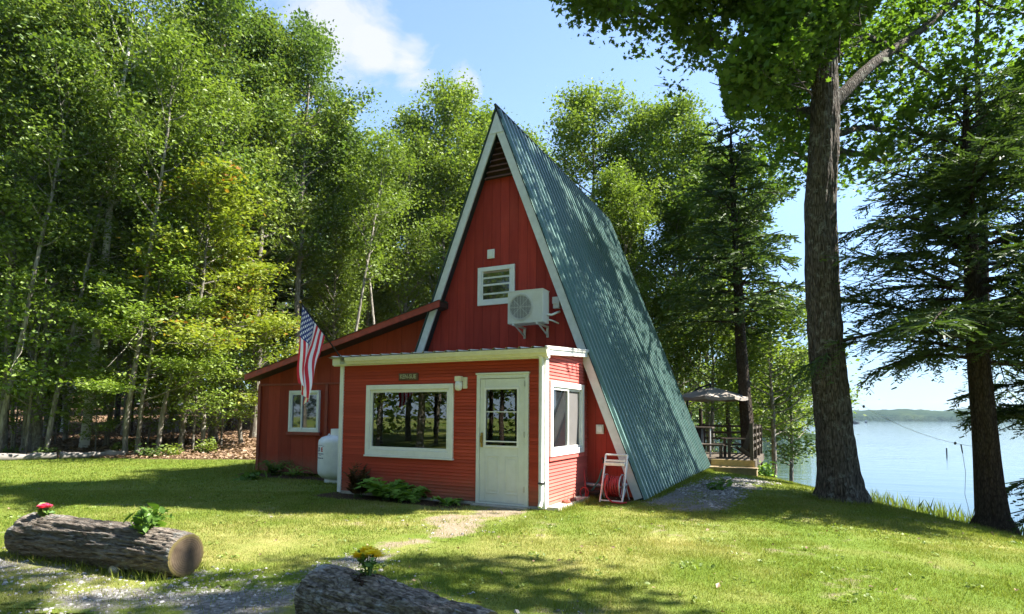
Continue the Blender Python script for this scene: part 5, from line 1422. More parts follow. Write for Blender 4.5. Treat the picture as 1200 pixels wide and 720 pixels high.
# a second, slimmer maple farther along the shore, its crown filling the top right
xs_, ys_ = UW(8.05, 15.0); loc = (xs_, ys_, float(gz_uw(8.05, 15.0)) - .05)
def shape_m2(P):
    px, py = pix(P); wob = 40 * (fbm(px, py, 60, 9) - .5) * 2; k_ = np.ones(len(P))
    k_[py > np.interp(px, [880, 960, 1040, 1130, 1240], [235, 250, 255, 225, 235]) + wob] = 0; k_[px < 905 + wob] = 0
    k_ = roof_dapple(P, k_)
    return k_
tree_parts('maple_tree', broadleaf(171, 19.0, .19, .38, 4.6, 54, 52000, .125, 'maple', gap=.10, spread=.30), M['bark_maple'], M['lf_maple'], loc, 'slimmer maple whose trunk hides behind the huge maple and whose crown fills the top corner', keep=keep_at(loc, shape_m2))

def shape_m3(P):
    px, py = pix(P); wob = 40 * (fbm(px, py, 60, 19) - .5) * 2; k_ = np.ones(len(P))
    k_[py > np.interp(px, [900, 960, 1040, 1130, 1300], [170, 215, 250, 240, 215]) + wob] = 0; k_[px < 880 + wob] = 0
    return roof_dapple(P, k_)
x3, y3 = UW(9.84, 12.2); loc = (x3, y3, float(gz_uw(9.84, 12.2)) - .05)
tree_parts('maple_tree', broadleaf(172, 13.5, .11, .50, 3.5, 44, 40000, .115, 'maple', gap=.10, spread=.30), M['bark_maple'], M['lf_maple'], loc, 'young shore maple whose trunk hides behind the leaning hemlock, leaves spreading above it', keep=keep_at(loc, shape_m3))
x3, y3 = UW(9.36, 17.5); loc = (x3, y3, float(gz_uw(9.36, 17.5)) - .05)
tree_parts('maple_tree', broadleaf(173, 20.0, .17, .44, 4.2, 44, 36000, .13, 'maple', gap=.15, spread=.32), M['bark_maple'], M['lf_maple'], loc, 'tallest and farthest of the shore maples, only its high crown showing over the huge one', keep=keep_at(loc, shape_m3))

# the hemlock at the water's edge
loc = gpos(1165, 10.5)
def pt(px, py, w): return np.array(onray(px, py, w)) - np.array(loc)
tp = np.array([pt(1165, 622, 10.5), pt(1157, 540, 10.5), pt(1150, 460, 10.5), pt(1143, 380, 10.5), pt(1138, 300, 10.5), pt(1134, 220, 10.5), pt(1132, 150, 10.5), pt(1131, 85, 10.5)])
def shape_hem(P):
    px, py = pix(P); k_ = np.ones(len(P)); wob = 22 * (fbm(px, py, 40, 5) - .5) * 2
    low = np.interp(px, [980, 1010, 1050, 1085, 1110, 1150, 1175, 1210, 1300], [300, 440, 448, 395, 440, 452, 470, 480, 520])
    k_[py > low + wob] = 0; return k_
conifer_tree('hemlock_tree', conifer(12, r0=.205, base=.36, R=3.1, nlimb=104, droop=.26, step=.05, sub=.032, size=.115, trunk_pts=tp, wstrip=.025, prof=lambda h: (1 - h) ** .7 * .92 + .08, flare=1.75, gap=.28), loc, 'dark hemlock leaning at the edge of the lake, in front of the open water')
# a second conifer just past the frame on the shore: its boughs hang into view
loc = gpos(1330, 10.2)
conifer_tree('hemlock_tree', conifer(15, H=9.8, r0=.22, base=.18, R=2.9, nlimb=80, droop=.36, step=.05, sub=.034, size=.115, wstrip=.032), loc, 'hemlock beyond the picture edge whose drooping boughs hang over the lake beside the leaning one')

# hemlock behind the deck, tall dark pole of a trunk
loc = gpos(877, 19.6)
def pt(px, py, w): return np.array(onray(px, py, w)) - np.array(loc)
tp = np.array([pt(879, 548, 19.6), pt(873, 470, 19.6), pt(868, 400, 19.6), pt(864, 320, 19.6), pt(860, 250, 19.6), pt(857, 190, 19.6), pt(856, 140, 19.6)])
conifer_tree('hemlock_tree', conifer(22, r0=.21, base=.40, R=2.7, nlimb=84, droop=.24, step=.075, sub=.05, size=.17, trunk_pts=tp, wstrip=.05, prof=lambda h: (1 - h) ** .55 * .85 + .15, gap=.42), loc, 'dark hemlock with a straight bare trunk rising behind the deck umbrella')

PROTO = {}
def proto(key, f): PROTO[key] = f
# forest kinds: each entry builds the first tree, later ones are copies
def kinds():
    return {
        'tallA': lambda loc, lab, g: tree_parts('broadleaf_tree', broadleaf(101, 18.5, .16, .36, 3.4, 38, 34000, .125, gap=.30, dead=6), M['bark_grey'], M['lf_tall'], loc, lab, group=g),
        'tallB': lambda loc, lab, g: tree_parts('broadleaf_tree', broadleaf(102, 17.0, .135, .30, 3.0, 38, 32000, .12, gap=.30, dead=6), M['bark_grey'], M['lf_yel'], loc, lab, group=g),
        'tallC': lambda loc, lab, g: tree_parts('broadleaf_tree', broadleaf(103, 19.0, .15, .34, 3.2, 36, 33000, .125, gap=.33, dead=8), M['bark_grey'], M['lf_dark'], loc, lab, group=g),
        'tallD': lambda loc, lab, g: tree_parts('broadleaf_tree', broadleaf(107, 16.5, .13, .25, 2.9, 40, 32000, .115, gap=.28, up=.6, dead=5), M['bark_grey'], M['lf_yel'], loc, lab, group=g),
        'birch': lambda loc, lab, g: tree_parts('birch_tree', broadleaf(104, 19.5, .15, .45, 3.2, 32, 22000, .105, gap=.36, lean=(.06, .03), dead=7, flare=1.2), M['bark_birch'], M['lf_yel'], loc, lab, group=g),
        'beech': lambda loc, lab, g: tree_parts('beech_tree', broadleaf(105, 8.5, .085, .24, 2.9, 28, 15000, .12, 'oval', layered=.85, up=.12, gap=.25, lean=(.10, .02), prof=lambda h: 1 - .65 * h), M['bark_grey'], M['lf_beech'], loc, lab, group=g),
        'turning': lambda loc, lab, g: tree_parts('beech_tree', broadleaf(106, 9.0, .09, .26, 3.4, 28, 14000, .13, 'oval', layered=.9, up=.10, gap=.22, lean=(.12, .02), prof=lambda h: 1 - .6 * h), M['bark_grey'], M['lf_turn'], loc, lab, group=g),
        'young': lambda loc, lab, g: tree_parts('sapling', broadleaf(108, 5.0, .045, .2, 1.5, 20, 4200, .11, 'oval', layered=.6, up=.25, gap=.2, lean=(.05, .0)), M['bark_grey'], M['lf_beech'], loc, lab, 'sapling', group=g),
        'spruce': lambda loc, lab, g: conifer_tree('dark_conifer', conifer(109, 15.5, .14, .30, 2.6, 60, .26, .10, .07, .22, wstrip=.075), loc, lab, group=g),
        'pole': lambda loc, lab, g: tree_parts('bare_trunk_tree', broadleaf(110, 17.5, .11, .58, 2.6, 22, 9000, .17, gap=.25, dead=10), M['bark_dark'], M['lf_dark'], loc, lab, group=g),
        'pale': lambda loc, lab, g: tree_parts('pale_tree', broadleaf(113, 13.5, .075, .5, 1.9, 20, 9000, .11, gap=.25, lean=(.12, .05), dead=5, flare=1.25), M['bark_pale'], M['lf_yel'], loc, lab, group=g),
        'shore': lambda loc, lab, g: tree_parts('shore_tree', broadleaf(111, 8.0, .08, .24, 2.2, 34, 12500, .13, gap=.28, up=.25), M['bark_grey'], M['lf_yel'], loc, lab, group=g),
    }
K = kinds()
def plant(kind, px, w, label, rz=0., sc=1., group=None, u=None):
    if u is not None: x, y = UW(u, w); loc = (x, y, float(gz_uw(u, w)) - .05)
    else: loc = gpos(px, w)
    if kind not in PROTO: r = K[kind](loc, label, group); PROTO[kind] = r; r.rotation_euler.z = rz; r.scale = (sc,) * 3 if isinstance(sc, (int, float)) else sc; return r
    r = dup(PROTO[kind], loc, rz, sc, label)
    if group: r['group'] = group
    elif 'group' in r.keys(): del r['group']
    return r

FG = 'trees along the front of the wood'
# left edge of the wood, front row (pixel column of the foot, distance)
plant('tallB', 6, 19.8, 'yellow-green tree at the wood edge, at the far left of the picture', .4, 1.0, FG)
plant('young', 34, 19.3, 'slim young tree at the wood edge, between the far-left tree and the twin grey trunks', 1.2, (1, 1, 1.25), FG)
plant('tallA', 36, 20.2, 'grey twin trunk at the wood edge, the straighter one of the pair', 2.2, .97, FG)
plant('tallC', 47, 20.3, 'grey twin trunk at the wood edge, the one leaning towards the cabin', 5.1, .92, FG)
plant('birch', 102, 21.3, 'tall white birch behind the shorter edging log, leaning to the cabin', -.15, 1.0, FG)
plant('beech', 128, 21.6, 'leaning grey beech just past the white birch', .25, .92, FG)
plant('beech', 164, 20.0, 'low leaning beech nearest the lawn, beside the litter bank', -.1, .82, FG)
plant('turning', 214, 21.0, 'beech with layered yellow sprays and a few orange leaves', .1, 1.03, FG)
plant('young', 229, 20.8, 'thin straight sapling in front of the road gap', 2., (.8, .8, .9), FG)
plant('tallC', 252, 23.5, 'dark leafy tall tree to the cabin side of the orange-flecked beech', 2.9, 1.02, FG)
plant('tallA', 300, 24.5, 'tall dense tree rising behind the outer corner of the wing', 1.1, .98, FG)
plant('tallC', 345, 26, 'tall glossy green tree whose crown stands out against the clouds', .3, 1.0, FG)
plant('beech', 20, 20.8, 'spreading beech under the yellow-green far-left tree', 3.5, .72, FG)
plant('turning', 285, 22.5, 'pale green layered beech overhanging the wing roof end', 3.3, .80, FG)
plant('beech', -60, 20.5, 'spreading beech reaching in past the left edge of the picture', 1.0, 1.15, FG)
plant('tallD', -75, 22.0, 'tall tree half outside the left edge of the picture', .3, 1.1, FG)
PG = 'pale slender trunks in the wood'
for px, w, lab, rz, sc in ((3, 19.0, 'slender pale trunk leaning in at the far left edge of the wood', .0, 1.), (58, 19.6, 'slender pale trunk just beside the twin grey trunks', 1.0, .95), (150, 20.0, 'slender pale trunk between the white birch and the layered yellow beech', -.5, 1.05),
        (188, 20.6, 'slender pale trunk just before the road gap', .4, 1.0), (240, 21.2, 'slender pale trunk just after the road gap', 2.4, .95), (398, 25.5, 'slender pale trunk over the outer half of the wing roof', .2, 1.0), (452, 27.0, 'slender pale trunk over the inner half of the wing roof', 2.9, 1.0), (80, 23.2, 'slender pale trunk deeper behind the twin grey trunks', 3.0, 1.1)):
    plant('pale', px, w, lab, rz, sc, PG)
YG = 'green saplings on the litter bank'
for px, w, lab, rz, sc in ((20, 20.4, 'green sapling on the litter bank, at the far left behind the long edging log', .3, .62), (68, 21.8, 'green sapling on the litter bank beside the twin grey trunks', 1.9, .55), (116, 20.4, 'green sapling on the litter bank at the foot of the white birch', 3.1, .5), (176, 21.6, 'green sapling on the litter bank just behind the low leaning beech', .9, .6), (206, 22.8, 'green sapling standing in the road gap', 4.2, .55), (262, 21.8, 'green sapling in the shade near the wing corner', 2.4, .7), (283, 23.0, 'taller green sapling right behind the wing corner', 5.5, .9)):
    plant('young', px, w, lab, rz, sc, YG)
SG = 'second row of the wood'
plant('birch', 78, 26.0, 'second white birch, slimmer, behind the first one', .6, .97, SG)
plant('tallD', 60, 24.5, 'tall bright tree standing behind the twin grey trunks', 1.9, 1.12, SG)
plant('tallB', 150, 25.0, 'tall yellow-green tree right behind the white birch', 3.0, 1.08, SG)
plant('tallA', 205, 26.5, 'tall mid-green tree behind the yellow layered beech', 4.4, 1.05, SG)
plant('tallD', 262, 29.0, 'tall bright tree behind the road gap', 5.0, 1.05, SG)
plant('tallB', 425, 31.5, 'loose light-green tree over the wing roof, on its outer half', 2.0, .88, SG)
plant('tallD', 392, 28.5, 'dark-stemmed tree over the middle of the wing roof', .9, .74, SG)
plant('tallD', 470, 31.0, 'yellow-green tree close beside the A-frame peak', 3.9, 1.02, SG)
plant('tallB', 512, 33.0, 'tallest yellow-green tree left of the A-frame peak', 1.2, 1.17, SG)
plant('tallD', 560, 35.0, 'yellow-green tree right behind the A-frame peak', 2.6, 1.18, SG)
plant('tallB', 606, 36.0, 'yellow-green tree just lake-side of the A-frame peak', .2, 1.13, SG)
plant('tallD', 645, 35.0, 'bright green tree behind the upper edge of the metal roof', 3.3, .98, SG)
plant('tallB', 700, 31.0, 'airy yellow-green tree lake-side of the cabin, with sky round its top', 5.2, 1.14, SG)
plant('tallB', 752, 30.0, 'yellow-green tree behind the lower half of the metal roof', .7, 1.06, SG)
plant('tallD', 800, 28.0, 'mid-green tree just behind the deck hemlock', 1.5, 1.05, SG)
plant('tallB', 735, 25.0, 'low-crowned green tree close behind the metal roof', 3.8, .74, SG)
plant('tallC', 830, 31.0, 'dark green tree seen between the deck hemlock and the maple crown', .1, .92, SG)
SH = 'small trees on the lake bank'
plant('shore', 905, 21.5, 'bright leafy small tree between the deck and the maple trunk', .4, (1., 1., .82), SH)
plant('shore', 925, 25.0, 'bright leafy small tree overhanging the water beside the maple trunk', 2.1, (1.05, 1.05, .8), SH)
plant('shore', 835, 24.0, 'small leafy tree behind the umbrella', 3.3, .95, SH)
plant('shore', 795, 25.5, 'small leafy tree at the foot of the roof edge, behind the umbrella mast', 5.0, .9, SH)
plant('shore', 870, 30.0, 'small leafy tree farther along the bank, behind the deck railing', 1.0, 1.0, SH)
plant('pole', 868, 22.5, 'slim dark trunk just beside the straight hemlock trunk', .5, (.8, .8, .7), SH)
plant('pole', 855, 24.5, 'second slim dark trunk behind the deck railing', 2.5, (.85, .85, .75), SH)
plant('pole', 820, 27, 'slim dark trunk behind the side table on the deck', 1.5, (.8, .8, .75), SH)
# the depth of the wood
rsf = np.random.RandomState(77); DG = 'trees deep in the wood'
deep = 'dark tree deep in the wood behind the sunlit front trees'
for row, (w0, cnt, xa, xb) in enumerate(((25.0, 5, -60, 330), (29.5, 8, -90, 420), (35, 12, -110, 520), (43, 13, -130, 560), (52, 12, -140, 560))):
    for i in range(cnt):
        px = xa + (xb - xa) * (i + .2 + .6 * rsf.rand()) / cnt; w = w0 + rsf.rand() * 3.5
        if 205 < px < 235 and w < 48: continue
        kind = ['spruce', 'pole', 'tallC', 'spruce', 'pole', 'tallA'][rsf.randint(6)] if row else ['spruce', 'pole', 'spruce'][rsf.randint(3)]
        plant(kind, px, w, deep, rsf.rand() * 6.28, .85 + .3 * rsf.rand() + (.1 if row > 2 else 0), DG)
for px, w, kind, sc in ((430, 36, 'spruce', .85), (455, 38, 'tallA', .9), (490, 40, 'spruce', .8), (540, 42, 'tallC', .9), (585, 44, 'spruce', .9), (630, 42, 'tallC', .9), (672, 40, 'spruce', .85), (715, 37, 'tallA', .8), (770, 35, 'spruce', .75), (810, 36, 'spruce', .75), (400, 33, 'spruce', .8), (735, 29, 'spruce', .72)):
    plant(kind, px, w, 'dark tree standing in the shaded mass behind the cabin', rsf.rand() * 6.28, sc, 'dark trees behind the cabin')
# bank trees out of frame that shade the near lawn, and trees behind the viewer that the panes mirror
for i, (u, w, sc, kd) in enumerate(((9.2, 3.4, 1.3, 'tallA'), (10.0, 1.2, 1.0, 'tallC'), (13.2, 13.8, .0, ''), (8.3, -1.5, .9, 'tallB'))):
    if not kd: continue
    x, y = UW(u, w); loc = (x, y, float(gz_uw(u, w)) - .05)
    dta = broadleaf(140 + i, 21 if i == 0 else 15.5, .2, .44, 4.3 if i == 0 else 3.3, 36, 16000, .18, gap=.26)
    tree_parts('bank_tree', dta, M['bark_grey'], M['lf_tall'], loc, ['tall bank tree beyond the picture edge, shading the logs', 'bigger bank tree beyond the picture edge, nearer the viewer', '', 'bank tree level with the viewer, out on the lake side'][i], keep=keep_at(loc))
for i, (u, w, kd) in enumerate(((-6.5, -7, 'tallC'), (-2.8, -9.5, 'pole'), (1.2, -8, 'tallC'), (4.2, -11, 'spruce'), (-10, -10, 'spruce'), (-4.6, -14, 'spruce'), (7, -13, 'tallA'), (-12, -4, 'tallC'), (0, -15, 'spruce'), (-15, 3, 'tallA'), (-17, -2, 'pole'), (-19, 5, 'spruce'), (-22, 0, 'tallC'), (-14.5, -1, 'pole'), (-25, 6, 'spruce'), (-21, 9, 'tallC'), (-26, -4, 'spruce'), (-19, -7, 'spruce'), (-14, -7, 'tallA'), (-29, 2, 'tallC'), (-18, 8, 'pole'), (-12.5, 2.5, 'beech'), (-14, .5, 'birch'), (-16, 4.5, 'turning'), (-17.5, .8, 'beech'), (-20, 2.6, 'tallB'), (-13, -3, 'beech'), (-18, -4.5, 'beech'), (-23, 3.5, 'tallD'))):
    plant(kd, 0, w, 'dark tree standing behind the viewer, mirrored in the picture window', i * 1.3, .95, 'trees behind the viewer', u=u)

# far wood closing the gaps, and the far bank across the cove: masses nobody could count
def mass(name, label, cells, leaf, nper, lm, seed):
    rs = np.random.RandomState(seed); P = []
    for (u, w, r, h, z0) in cells:
        q = rs.randn(nper, 3) * [r * .5, r * .5, h * .26] + [u, w, z0 + h * .5]; P.append(q)
    P = np.concatenate(P); x, y = UW(P[:, 0], P[:, 1]); P = np.stack([x, y, P[:, 2]], -1)
    V, F = scatter_leaves(rs, P, leaf, 'rhomb', .8); me = fast_mesh(name, V, [F], [lm], False, attrs=[('tint', 'FACE', rs.rand(len(P)))])
    o = link(name, me); tag(o, label, 'woods', None, 'stuff'); return o
cells = []
for i in range(46):
    u = -62 + i * 1.75; w = 62 + rsf.rand() * 8; cells.append((u, w, 4.5, 15 + 6 * rsf.rand(), float(gz_uw(u, w)) - 1))
mass('far_woods', 'far solid wall of woods beyond the road', cells, .46, 2300, M['lf_dark'], 5)
cells = []
for i in range(16):
    w = 42 + rsf.rand() * 10; u = -w * (.66 + .5 * i / 15); cells.append((u, w, 4.0, 14 + 5 * rsf.rand(), float(gz_uw(u, w)) - 1))
mass('deep_woods', 'dark solid mass of woods behind the trunks at the far left', cells, .40, 2200, M['lf_dark'], 15)
cells = []
for i in range(26):
    a = 2.3 + 2.6 * i / 25; cells.append((math.sin(a) * 34 - 6, math.cos(a) * 30 + 4, 4.5, 13 + 5 * rsf.rand(), -1))
mass('woods_behind', 'dark woods behind the viewer that the window panes mirror', cells, .45, 1500, M['lf_dark'], 16)
cells = []
for i in range(60):
    t = i / 59; u = 11 + t * 31; w = 95 + 10 * math.sin(t * 5) + rsf.rand() * 6; cells.append((u, w, 4.2, 7.5 + 4 * rsf.rand() - 3.5 * max(0, t - .6), LZ - .3))
mass('far_bank_woods', 'leafy wooded bank across the cove behind the deck', cells, .40, 800, M['lf_tall'], 6)
b = MB(); V = []; F = []
for i in range(41):
    t = i / 40; u = 9 + t * 35; w = 93 + 10 * math.sin(t * 5)
    for dw, z in ((-5, LZ - .3), (-2, LZ + .35), (25, LZ + 1.6), (40, LZ - .5)): x, y = UW(u, w + dw); V.append((x, y, z))
F = [(i * 4 + j, (i + 1) * 4 + j, (i + 1) * 4 + j + 1, i * 4 + j + 1) for i in range(40) for j in range(3)]
tag(MB().add(V, F, 0, True).build('far_bank', M['hill']), kind='structure')

# low bushes along the wood's floor and lake bank
def bush(seed, h, r, n, lm, label, loc, name='shrub', group=None, size=.09):
    rs = np.random.RandomState(seed); root = thing(name, label, 'shrub', loc, 0, group); paths = []; P = []
    for i in range(9):
        a = i * 2.399; C = curve(rs, (0, 0, -.05), (math.cos(a) * r / h, math.sin(a) * r / h, 1), h * (.6 + .5 * rs.rand()), 6, 0, .18); paths.append((C, np.linspace(.012, .004, 6)))
        for e in np.linspace(.3, 1, 6): P.append(interp_path(C, C[:, 0], e)[0])
    V, F = tubes_mesh(paths); link('stem', fast_mesh('stem', V, [F], [M['bark_grey']], True), root)
    P = np.array(P)[rs.randint(0, len(P), n)] + rs.randn(n, 3) * r * .22; P[:, 2] = np.clip(P[:, 2], .02, None)
    V, F = scatter_leaves(rs, P, size, 'oval', .6); link('foliage', fast_mesh('foliage', V, [F], [lm], False, attrs=[('tint', 'FACE', rs.rand(n))]), root); return root
for i, (px, w, h, lab) in enumerate(((180, 19.2, .45, 'low green bush on the litter bank beside the low leaning beech'), (205, 19.6, .5, 'low bush at the wood edge in front of the road gap'), (60, 19.4, .4, 'low green bush at the foot of the twin grey trunks'), (245, 20.4, .55, 'low dark bush in the shade beside the wing corner'), (12, 19.3, .4, 'low bush behind the long edging log at the far left'), (150, 20.6, .4, 'low bush between the leaning beeches'))):
    bush(40 + i, h, .4, 380, M['lf_tall'] if i % 2 else M['lf_dark'], lab, gpos(px, w), group='low bushes at the wood edge')
for i, (px, w, h, lab) in enumerate(((890, 17.6, .55, 'leafy green bush at the deck step corner'), (850, 20.5, .9, 'leafy bush behind the deck railing'))):
    bush(60 + i, h, .5, 520, M['lf_fern'], lab, gpos(px, w), group='bushes by the deck')
bush(70, .35, .25, 120, M['lf_hosta'], 'little green bush growing in the gravel at the foot of the roof', gpos(838, 12.0))

# ------------------------------------------------------------------ grass, reeds, pebbles, litter
def blades(name, label, cat, U, Wd, hgt, wid, dry, lm, seed, per=4, lean=.55, spread=.035):
    rs = np.random.RandomState(seed); n = len(U); i = np.repeat(np.arange(n), per); m = len(i)
    u = U[i] + rs.randn(m) * spread; w = Wd[i] + rs.randn(m) * spread; x, y = UW(u, w); z = gz_uw(u, w) - .004
    a = rs.rand(m) * 2 * PI; h = hgt[i] * (.55 + .8 * rs.rand(m)); ww = wid[i] * (.7 + .6 * rs.rand(m)); ln_ = lean * np.abs(rs.randn(m)) * h
    la = rs.rand(m) * 2 * PI; c, s = np.cos(a) * ww / 2, np.sin(a) * ww / 2
    p0 = np.stack([x - c, y - s, z], -1); p1 = np.stack([x + c, y + s, z], -1); tp_ = np.stack([x + np.cos(la) * ln_, y + np.sin(la) * ln_, z + h], -1)
    V = np.stack([p0, p1, tp_], 1).reshape(-1, 3); F = np.arange(m * 3).reshape(m, 3)
    me = fast_mesh(name, V, [F], [lm], False, attrs=[('tint', 'FACE', rs.rand(m)), ('dry', 'FACE', np.clip(dry[i] + rs.randn(m) * .22, 0, 1))])
    o = link(name, me); return tag(o, label, cat, None, 'stuff')
rg = np.random.RandomState(8)
def sample(n, w0, w1, power=1.):
    w = w0 + (w1 - w0) * rg.rand(n) ** power; u = (rg.rand(n) - .5) * 2 * (.90 * w + .6); return u, w
AU, AW, AH, AWd = [], [], [], []
for n, w0, w1, h, wd_ in ((70000, 3.6, 7, .022, .0048), (64000, 7, 11, .026, .0075), (40000, 11, 18.8, .034, .012), (7000, 3.6, 18.6, .05, .007)):
    u, w = sample(n, w0, w1, .8); AU.append(u); AW.append(w); AH.append(np.full(n, h)); AWd.append(np.full(n, wd_))
u = np.concatenate(AU); w = np.concatenate(AW); h = np.concatenate(AH); wd2 = np.concatenate(AWd)
s_, g_, m_, l_ = masks(u, w); x, y = UW(u, w)
inside = ((x > -4.15) & (x < .23) & (y > -.02) & (y < 2)) | ((x > -8.7) & (x < .2) & (y > 1.9) & (y < 9.2)) | ((x > -4.5) & (x < XA + SL * ZA) & (y > 1.74) & (y < 9.25)) | ((y > 9) & (x > -1.6) & (x < 2.4) & (y < 13.3))
ok = (rg.rand(len(u)) > np.clip(np.maximum(np.maximum(s_ * 1.25, g_ * 1.15), np.maximum(m_ * 1.4, l_ * 1.3)), 0, .985)) & ~inside & (u < 10.2)
u, w, h, wd2 = u[ok], w[ok], h[ok], wd2[ok]
h = h * (.7 + .8 * fbm(u, w, .7, 21))
blades('grass', 'mown green lawn grass all round the cabin', 'grass', u, w, h, wd2, dryness(u, w) * .85, M['grass'], 3)
# longer tufts along edges of gravel, logs, walls
eu, ew = sample(15000, 3.6, 12); s_, g_, m_, l_ = masks(eu, ew); e_ = np.maximum(s_, g_); kk = (e_ > .12) & (e_ < .75) & (rg.rand(len(eu)) < .5)
xx, yy = [], []
for (xa, ya, xb, yb, cnt) in ((.26, .0, .28, 1.95, 220), (1.16, 1.75, 1.16, 9.2, 700), (-8.66, 1.86, -8.66, 2.6, 80), (-8.6, 1.84, -4.2, 1.84, 160)):
    t = rg.rand(cnt); xx.append(xa + (xb - xa) * t + rg.rand(cnt) * .10); yy.append(ya + (yb - ya) * t - rg.rand(cnt) * .06)
for (mx, my), rr, cnt in ((UW(6.15, 11.0), .48, 420), (UW(8.62, 10.5), .34, 240)):
    q = rg.rand(cnt) * 6.28; r_ = rr + np.abs(rg.randn(cnt)) * .14; xx.append(mx + r_ * np.cos(q)); yy.append(my + r_ * np.sin(q))
for lg, hl in ((L1, 1.15), (L2, .75)):
    t = (rg.rand(260) - .5) * 2 * hl; o_ = np.where(rg.rand(260) < .5, -1, 1) * (.17 + rg.rand(260) * .08); a = lg.rotation_euler.z
    xx.append(lg.location.x + t * math.cos(a) - o_ * math.sin(a)); yy.append(lg.location.y + t * math.sin(a) + o_ * math.cos(a))
xx, yy = np.concatenate(xx), np.concatenate(yy); wu, ww_ = toUW(xx, yy)
blades('wall_tufts', 'taller unmown grass along the walls, trunks and logs', 'grass', wu, ww_, np.full(len(wu), .085), np.full(len(wu), .008), .25 * rg.rand(len(wu)), M['grass'], 6)
cu2, cw2 = sample(340, 3.8, 12.5); s_, g_, m_, l_ = masks(cu2, cw2); kx = (s_ < .3) & (g_ < .4) & (m_ < .2); cu2, cw2 = cu2[kx], cw2[kx]
ci_ = np.repeat(np.arange(len(cu2)), 14); pu_ = cu2[ci_] + rg.randn(len(ci_)) * .05; pw2 = cw2[ci_] + rg.randn(len(ci_)) * .05; xq, yq = UW(pu_, pw2)
rw_ = np.random.RandomState(12); V, F = scatter_leaves(rw_, np.stack([xq, yq, gz_uw(pu_, pw2) + .018 + .012 * rg.rand(len(ci_))], -1), .032, 'oval', .45)
tag(link('clover', fast_mesh('clover', V, [F], [M['lf_tall']], False, attrs=[('tint', 'FACE', rw_.rand(len(ci_)))])), 'small clover and broad-leaved weeds dotted through the lawn', 'weeds', None, 'stuff')
blades('grass_tufts', 'longer ragged grass along the gravel and path edges', 'grass', eu[kk], ew[kk], np.full(kk.sum(), .05), np.full(kk.sum(), .007), dryness(eu[kk], ew[kk]), M['grass'], 5)
n = 1500; rw = 9 + rg.rand(n) * 10; ru = 9.6 + rg.rand(n) ** 1.5 * 1.5; kk = (vnoise(ru, rw, 1.3, 4) > .30) & (ru / rw > .60)
ru, rw = ru[kk], rw[kk]
def reeds(u, w):
    rs = np.random.RandomState(4); x, y = UW(u, w); n = len(u); z = np.maximum(gz_uw(u, w), LZ - .1); h = .35 + .3 * rs.rand(n); a = rs.rand(n) * 6.28; wd_ = .011
    c, s = np.cos(a) * wd_, np.sin(a) * wd_; lx, ly = rs.randn(n) * .10, rs.randn(n) * .10
    V = np.stack([np.stack([x - c, y - s, z], -1), np.stack([x + c, y + s, z], -1), np.stack([x + c + lx * .4, y + s + ly * .4, z + h * .6], -1), np.stack([x + lx, y + ly, z + h], -1), np.stack([x - c + lx * .4, y - s + ly * .4, z + h * .6], -1)], 1)
    me = fast_mesh('reeds', V.reshape(-1, 3), [np.arange(n * 5).reshape(n, 5)], [M['lf_reed']], False, attrs=[('tint', 'FACE', rs.rand(n))]); tag(link('reeds', me), 'green reeds standing in the shallow water along the bank', 'reeds', None, 'stuff')
reeds(ru, rw)
# weeds and bank tufts on the crest
n = 2500; u = 7.4 + rg.rand(n) * 2.6; w = 8 + rg.rand(n) * 11; blades('bank_grass', 'rough taller grass along the lake bank', 'grass', u, w, .03 + .04 * rg.rand(n), np.full(n, .010), .25 * rg.rand(n), M['grass'], 9, lean=.4)

def pebbles(name, label, u, w, size, m, seed, cat='gravel'):
    rs = np.random.RandomState(seed); n = len(u); x, y = UW(u, w); z = gz_uw(u, w)
    T = np.array([(1, 0, 0), (.31, .95, 0), (-.81, .59, 0), (-.81, -.59, 0), (.31, -.95, 0), (.45, .3, .75), (-.4, .45, .8), (-.2, -.5, .7)])
    Fq = np.array([(0, 1, 5), (1, 6, 5), (1, 2, 6), (2, 3, 6), (3, 7, 6), (3, 4, 7), (4, 0, 7), (0, 5, 7), (5, 6, 7)])
    a = rs.rand(n) * 6.28; s = size * (.5 + rs.rand(n) ** 2 * 1.6); c_, s_ = np.cos(a), np.sin(a)
    TT = T[None] * (1 + .25 * rs.randn(n, 8, 3)) * s[:, None, None] * np.stack([np.ones(n), .6 + .4 * rs.rand(n), .45 + .4 * rs.rand(n)], -1)[:, None]
    V = np.stack([x[:, None] + TT[..., 0] * c_[:, None] - TT[..., 1] * s_[:, None], y[:, None] + TT[..., 0] * s_[:, None] + TT[..., 1] * c_[:, None], z[:, None] + TT[..., 2] + .002], -1)
    F = (Fq[None] + np.arange(n)[:, None, None] * 8).reshape(-1, 3)
    me = fast_mesh(name, V.reshape(-1, 3), [F], [m], False, attrs=[('tint', 'FACE', np.repeat(rs.rand(n), 9))]); return tag(link(name, me), label, cat, None, 'stuff')
def pebmat():
    m, nt, out = mat('gravel_stone'); k = N(nt); k.bsdf(out, k.mix(k.attr('tint'), (.12, .11, .105), (.46, .44, .42)), .85, .3); return m
M['pebble'] = pebmat()
pu, pw_ = sample(60000, 3.5, 8.5); s_, g_, m_, l_ = masks(pu, pw_); kk = (rg.rand(len(pu)) < g_ * .75 + s_ * .10) & (pu < .6)
pebbles('gravel_stones', 'loose grey gravel between the logs and along the drive', pu[kk], pw_[kk], .013, M['pebble'], 2)
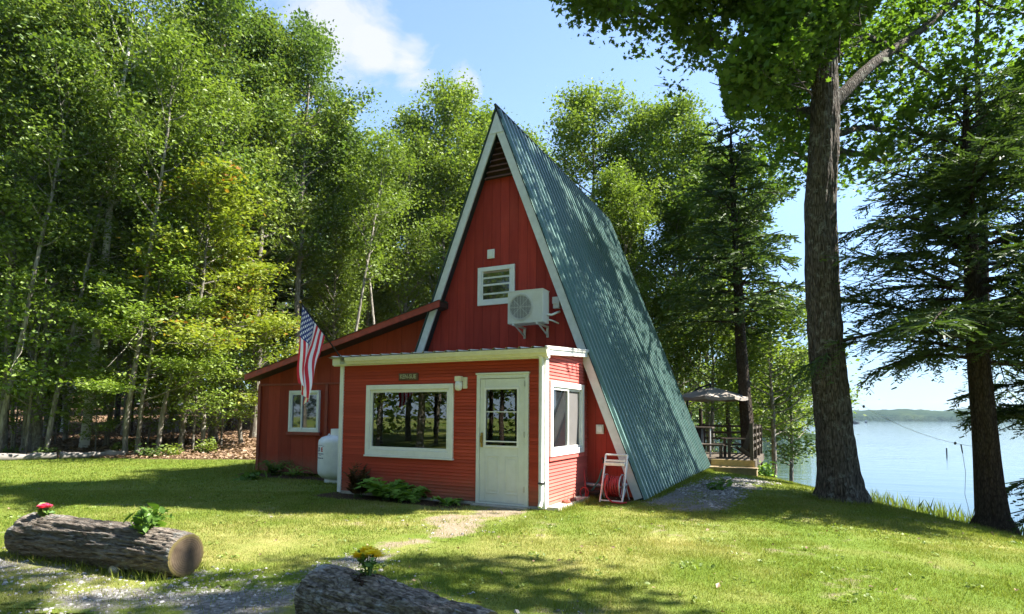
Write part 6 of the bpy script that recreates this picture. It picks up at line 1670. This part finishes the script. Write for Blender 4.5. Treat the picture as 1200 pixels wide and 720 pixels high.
pu = 3.2 + rg.rand(9000) * 4.5; pw_ = 9.5 + rg.rand(9000) * 8; s_, g_, m_, l_ = masks(pu, pw_); kk = rg.rand(len(pu)) < g_
pebbles('gravel_stones', 'loose pale gravel beside the foot of the metal roof', pu[kk], pw_[kk], .022, M['pebble'], 3)
# leaf litter and fallen leaves on the lawn
n = 26000; w = 18.7 + rg.rand(n) ** 1.4 * 16; u = -.88 * w * rg.rand(n) - 2.2; s_, g_, m_, l_ = masks(u, w); kk = l_ > .4
x, y = UW(u[kk], w[kk]); P = np.stack([x, y, gz_uw(u[kk], w[kk]) + .03 + .02 * rg.rand(kk.sum())], -1); rl = np.random.RandomState(3)
V, F = scatter_leaves(rl, P, .11, 'rhomb', .35); tag(link('leaf_litter', fast_mesh('leaf_litter', V, [F], [M['lf_litter']], False, attrs=[('tint', 'FACE', rl.rand(len(P)))])), 'brown fallen leaves covering the floor of the wood', 'leaf litter', None, 'stuff')
n = 380; u, w = sample(n, 4, 13); x, y = UW(u, w); P = np.stack([x, y, gz_uw(u, w) + .025], -1); V, F = scatter_leaves(rl, P, .035, 'rhomb', .5)
tag(link('fallen_leaves', fast_mesh('fallen_leaves', V, [F], [M['lf_litter']], False, attrs=[('tint', 'FACE', rl.rand(n))])), 'scattered small brown leaves lying on the lawn', 'fallen leaves', None, 'stuff')

# the air over the lake: one even, closed box of thin haze round camera, ground, lake and hills
def haze():
    m = bpy.data.materials.new('haze_air'); m.use_nodes = True; nt = m.node_tree
    for n_ in list(nt.nodes): nt.nodes.remove(n_)
    o_ = nt.nodes.new('ShaderNodeOutputMaterial'); v_ = nt.nodes.new('ShaderNodeVolumePrincipled')
    v_.inputs['Color'].default_value = (.62, .80, 1, 1); v_.inputs['Density'].default_value = .00012; v_.inputs['Anisotropy'].default_value = .0
    nt.links.new(v_.outputs[0], o_.inputs['Volume'])
    b = MB().box(-3000, 3000, -3000, 3000, -9, 75); o = b.build('haze', m); tag(o, 'thin pale haze in the air over the lake and the far hills', 'haze', None, 'stuff')
haze()
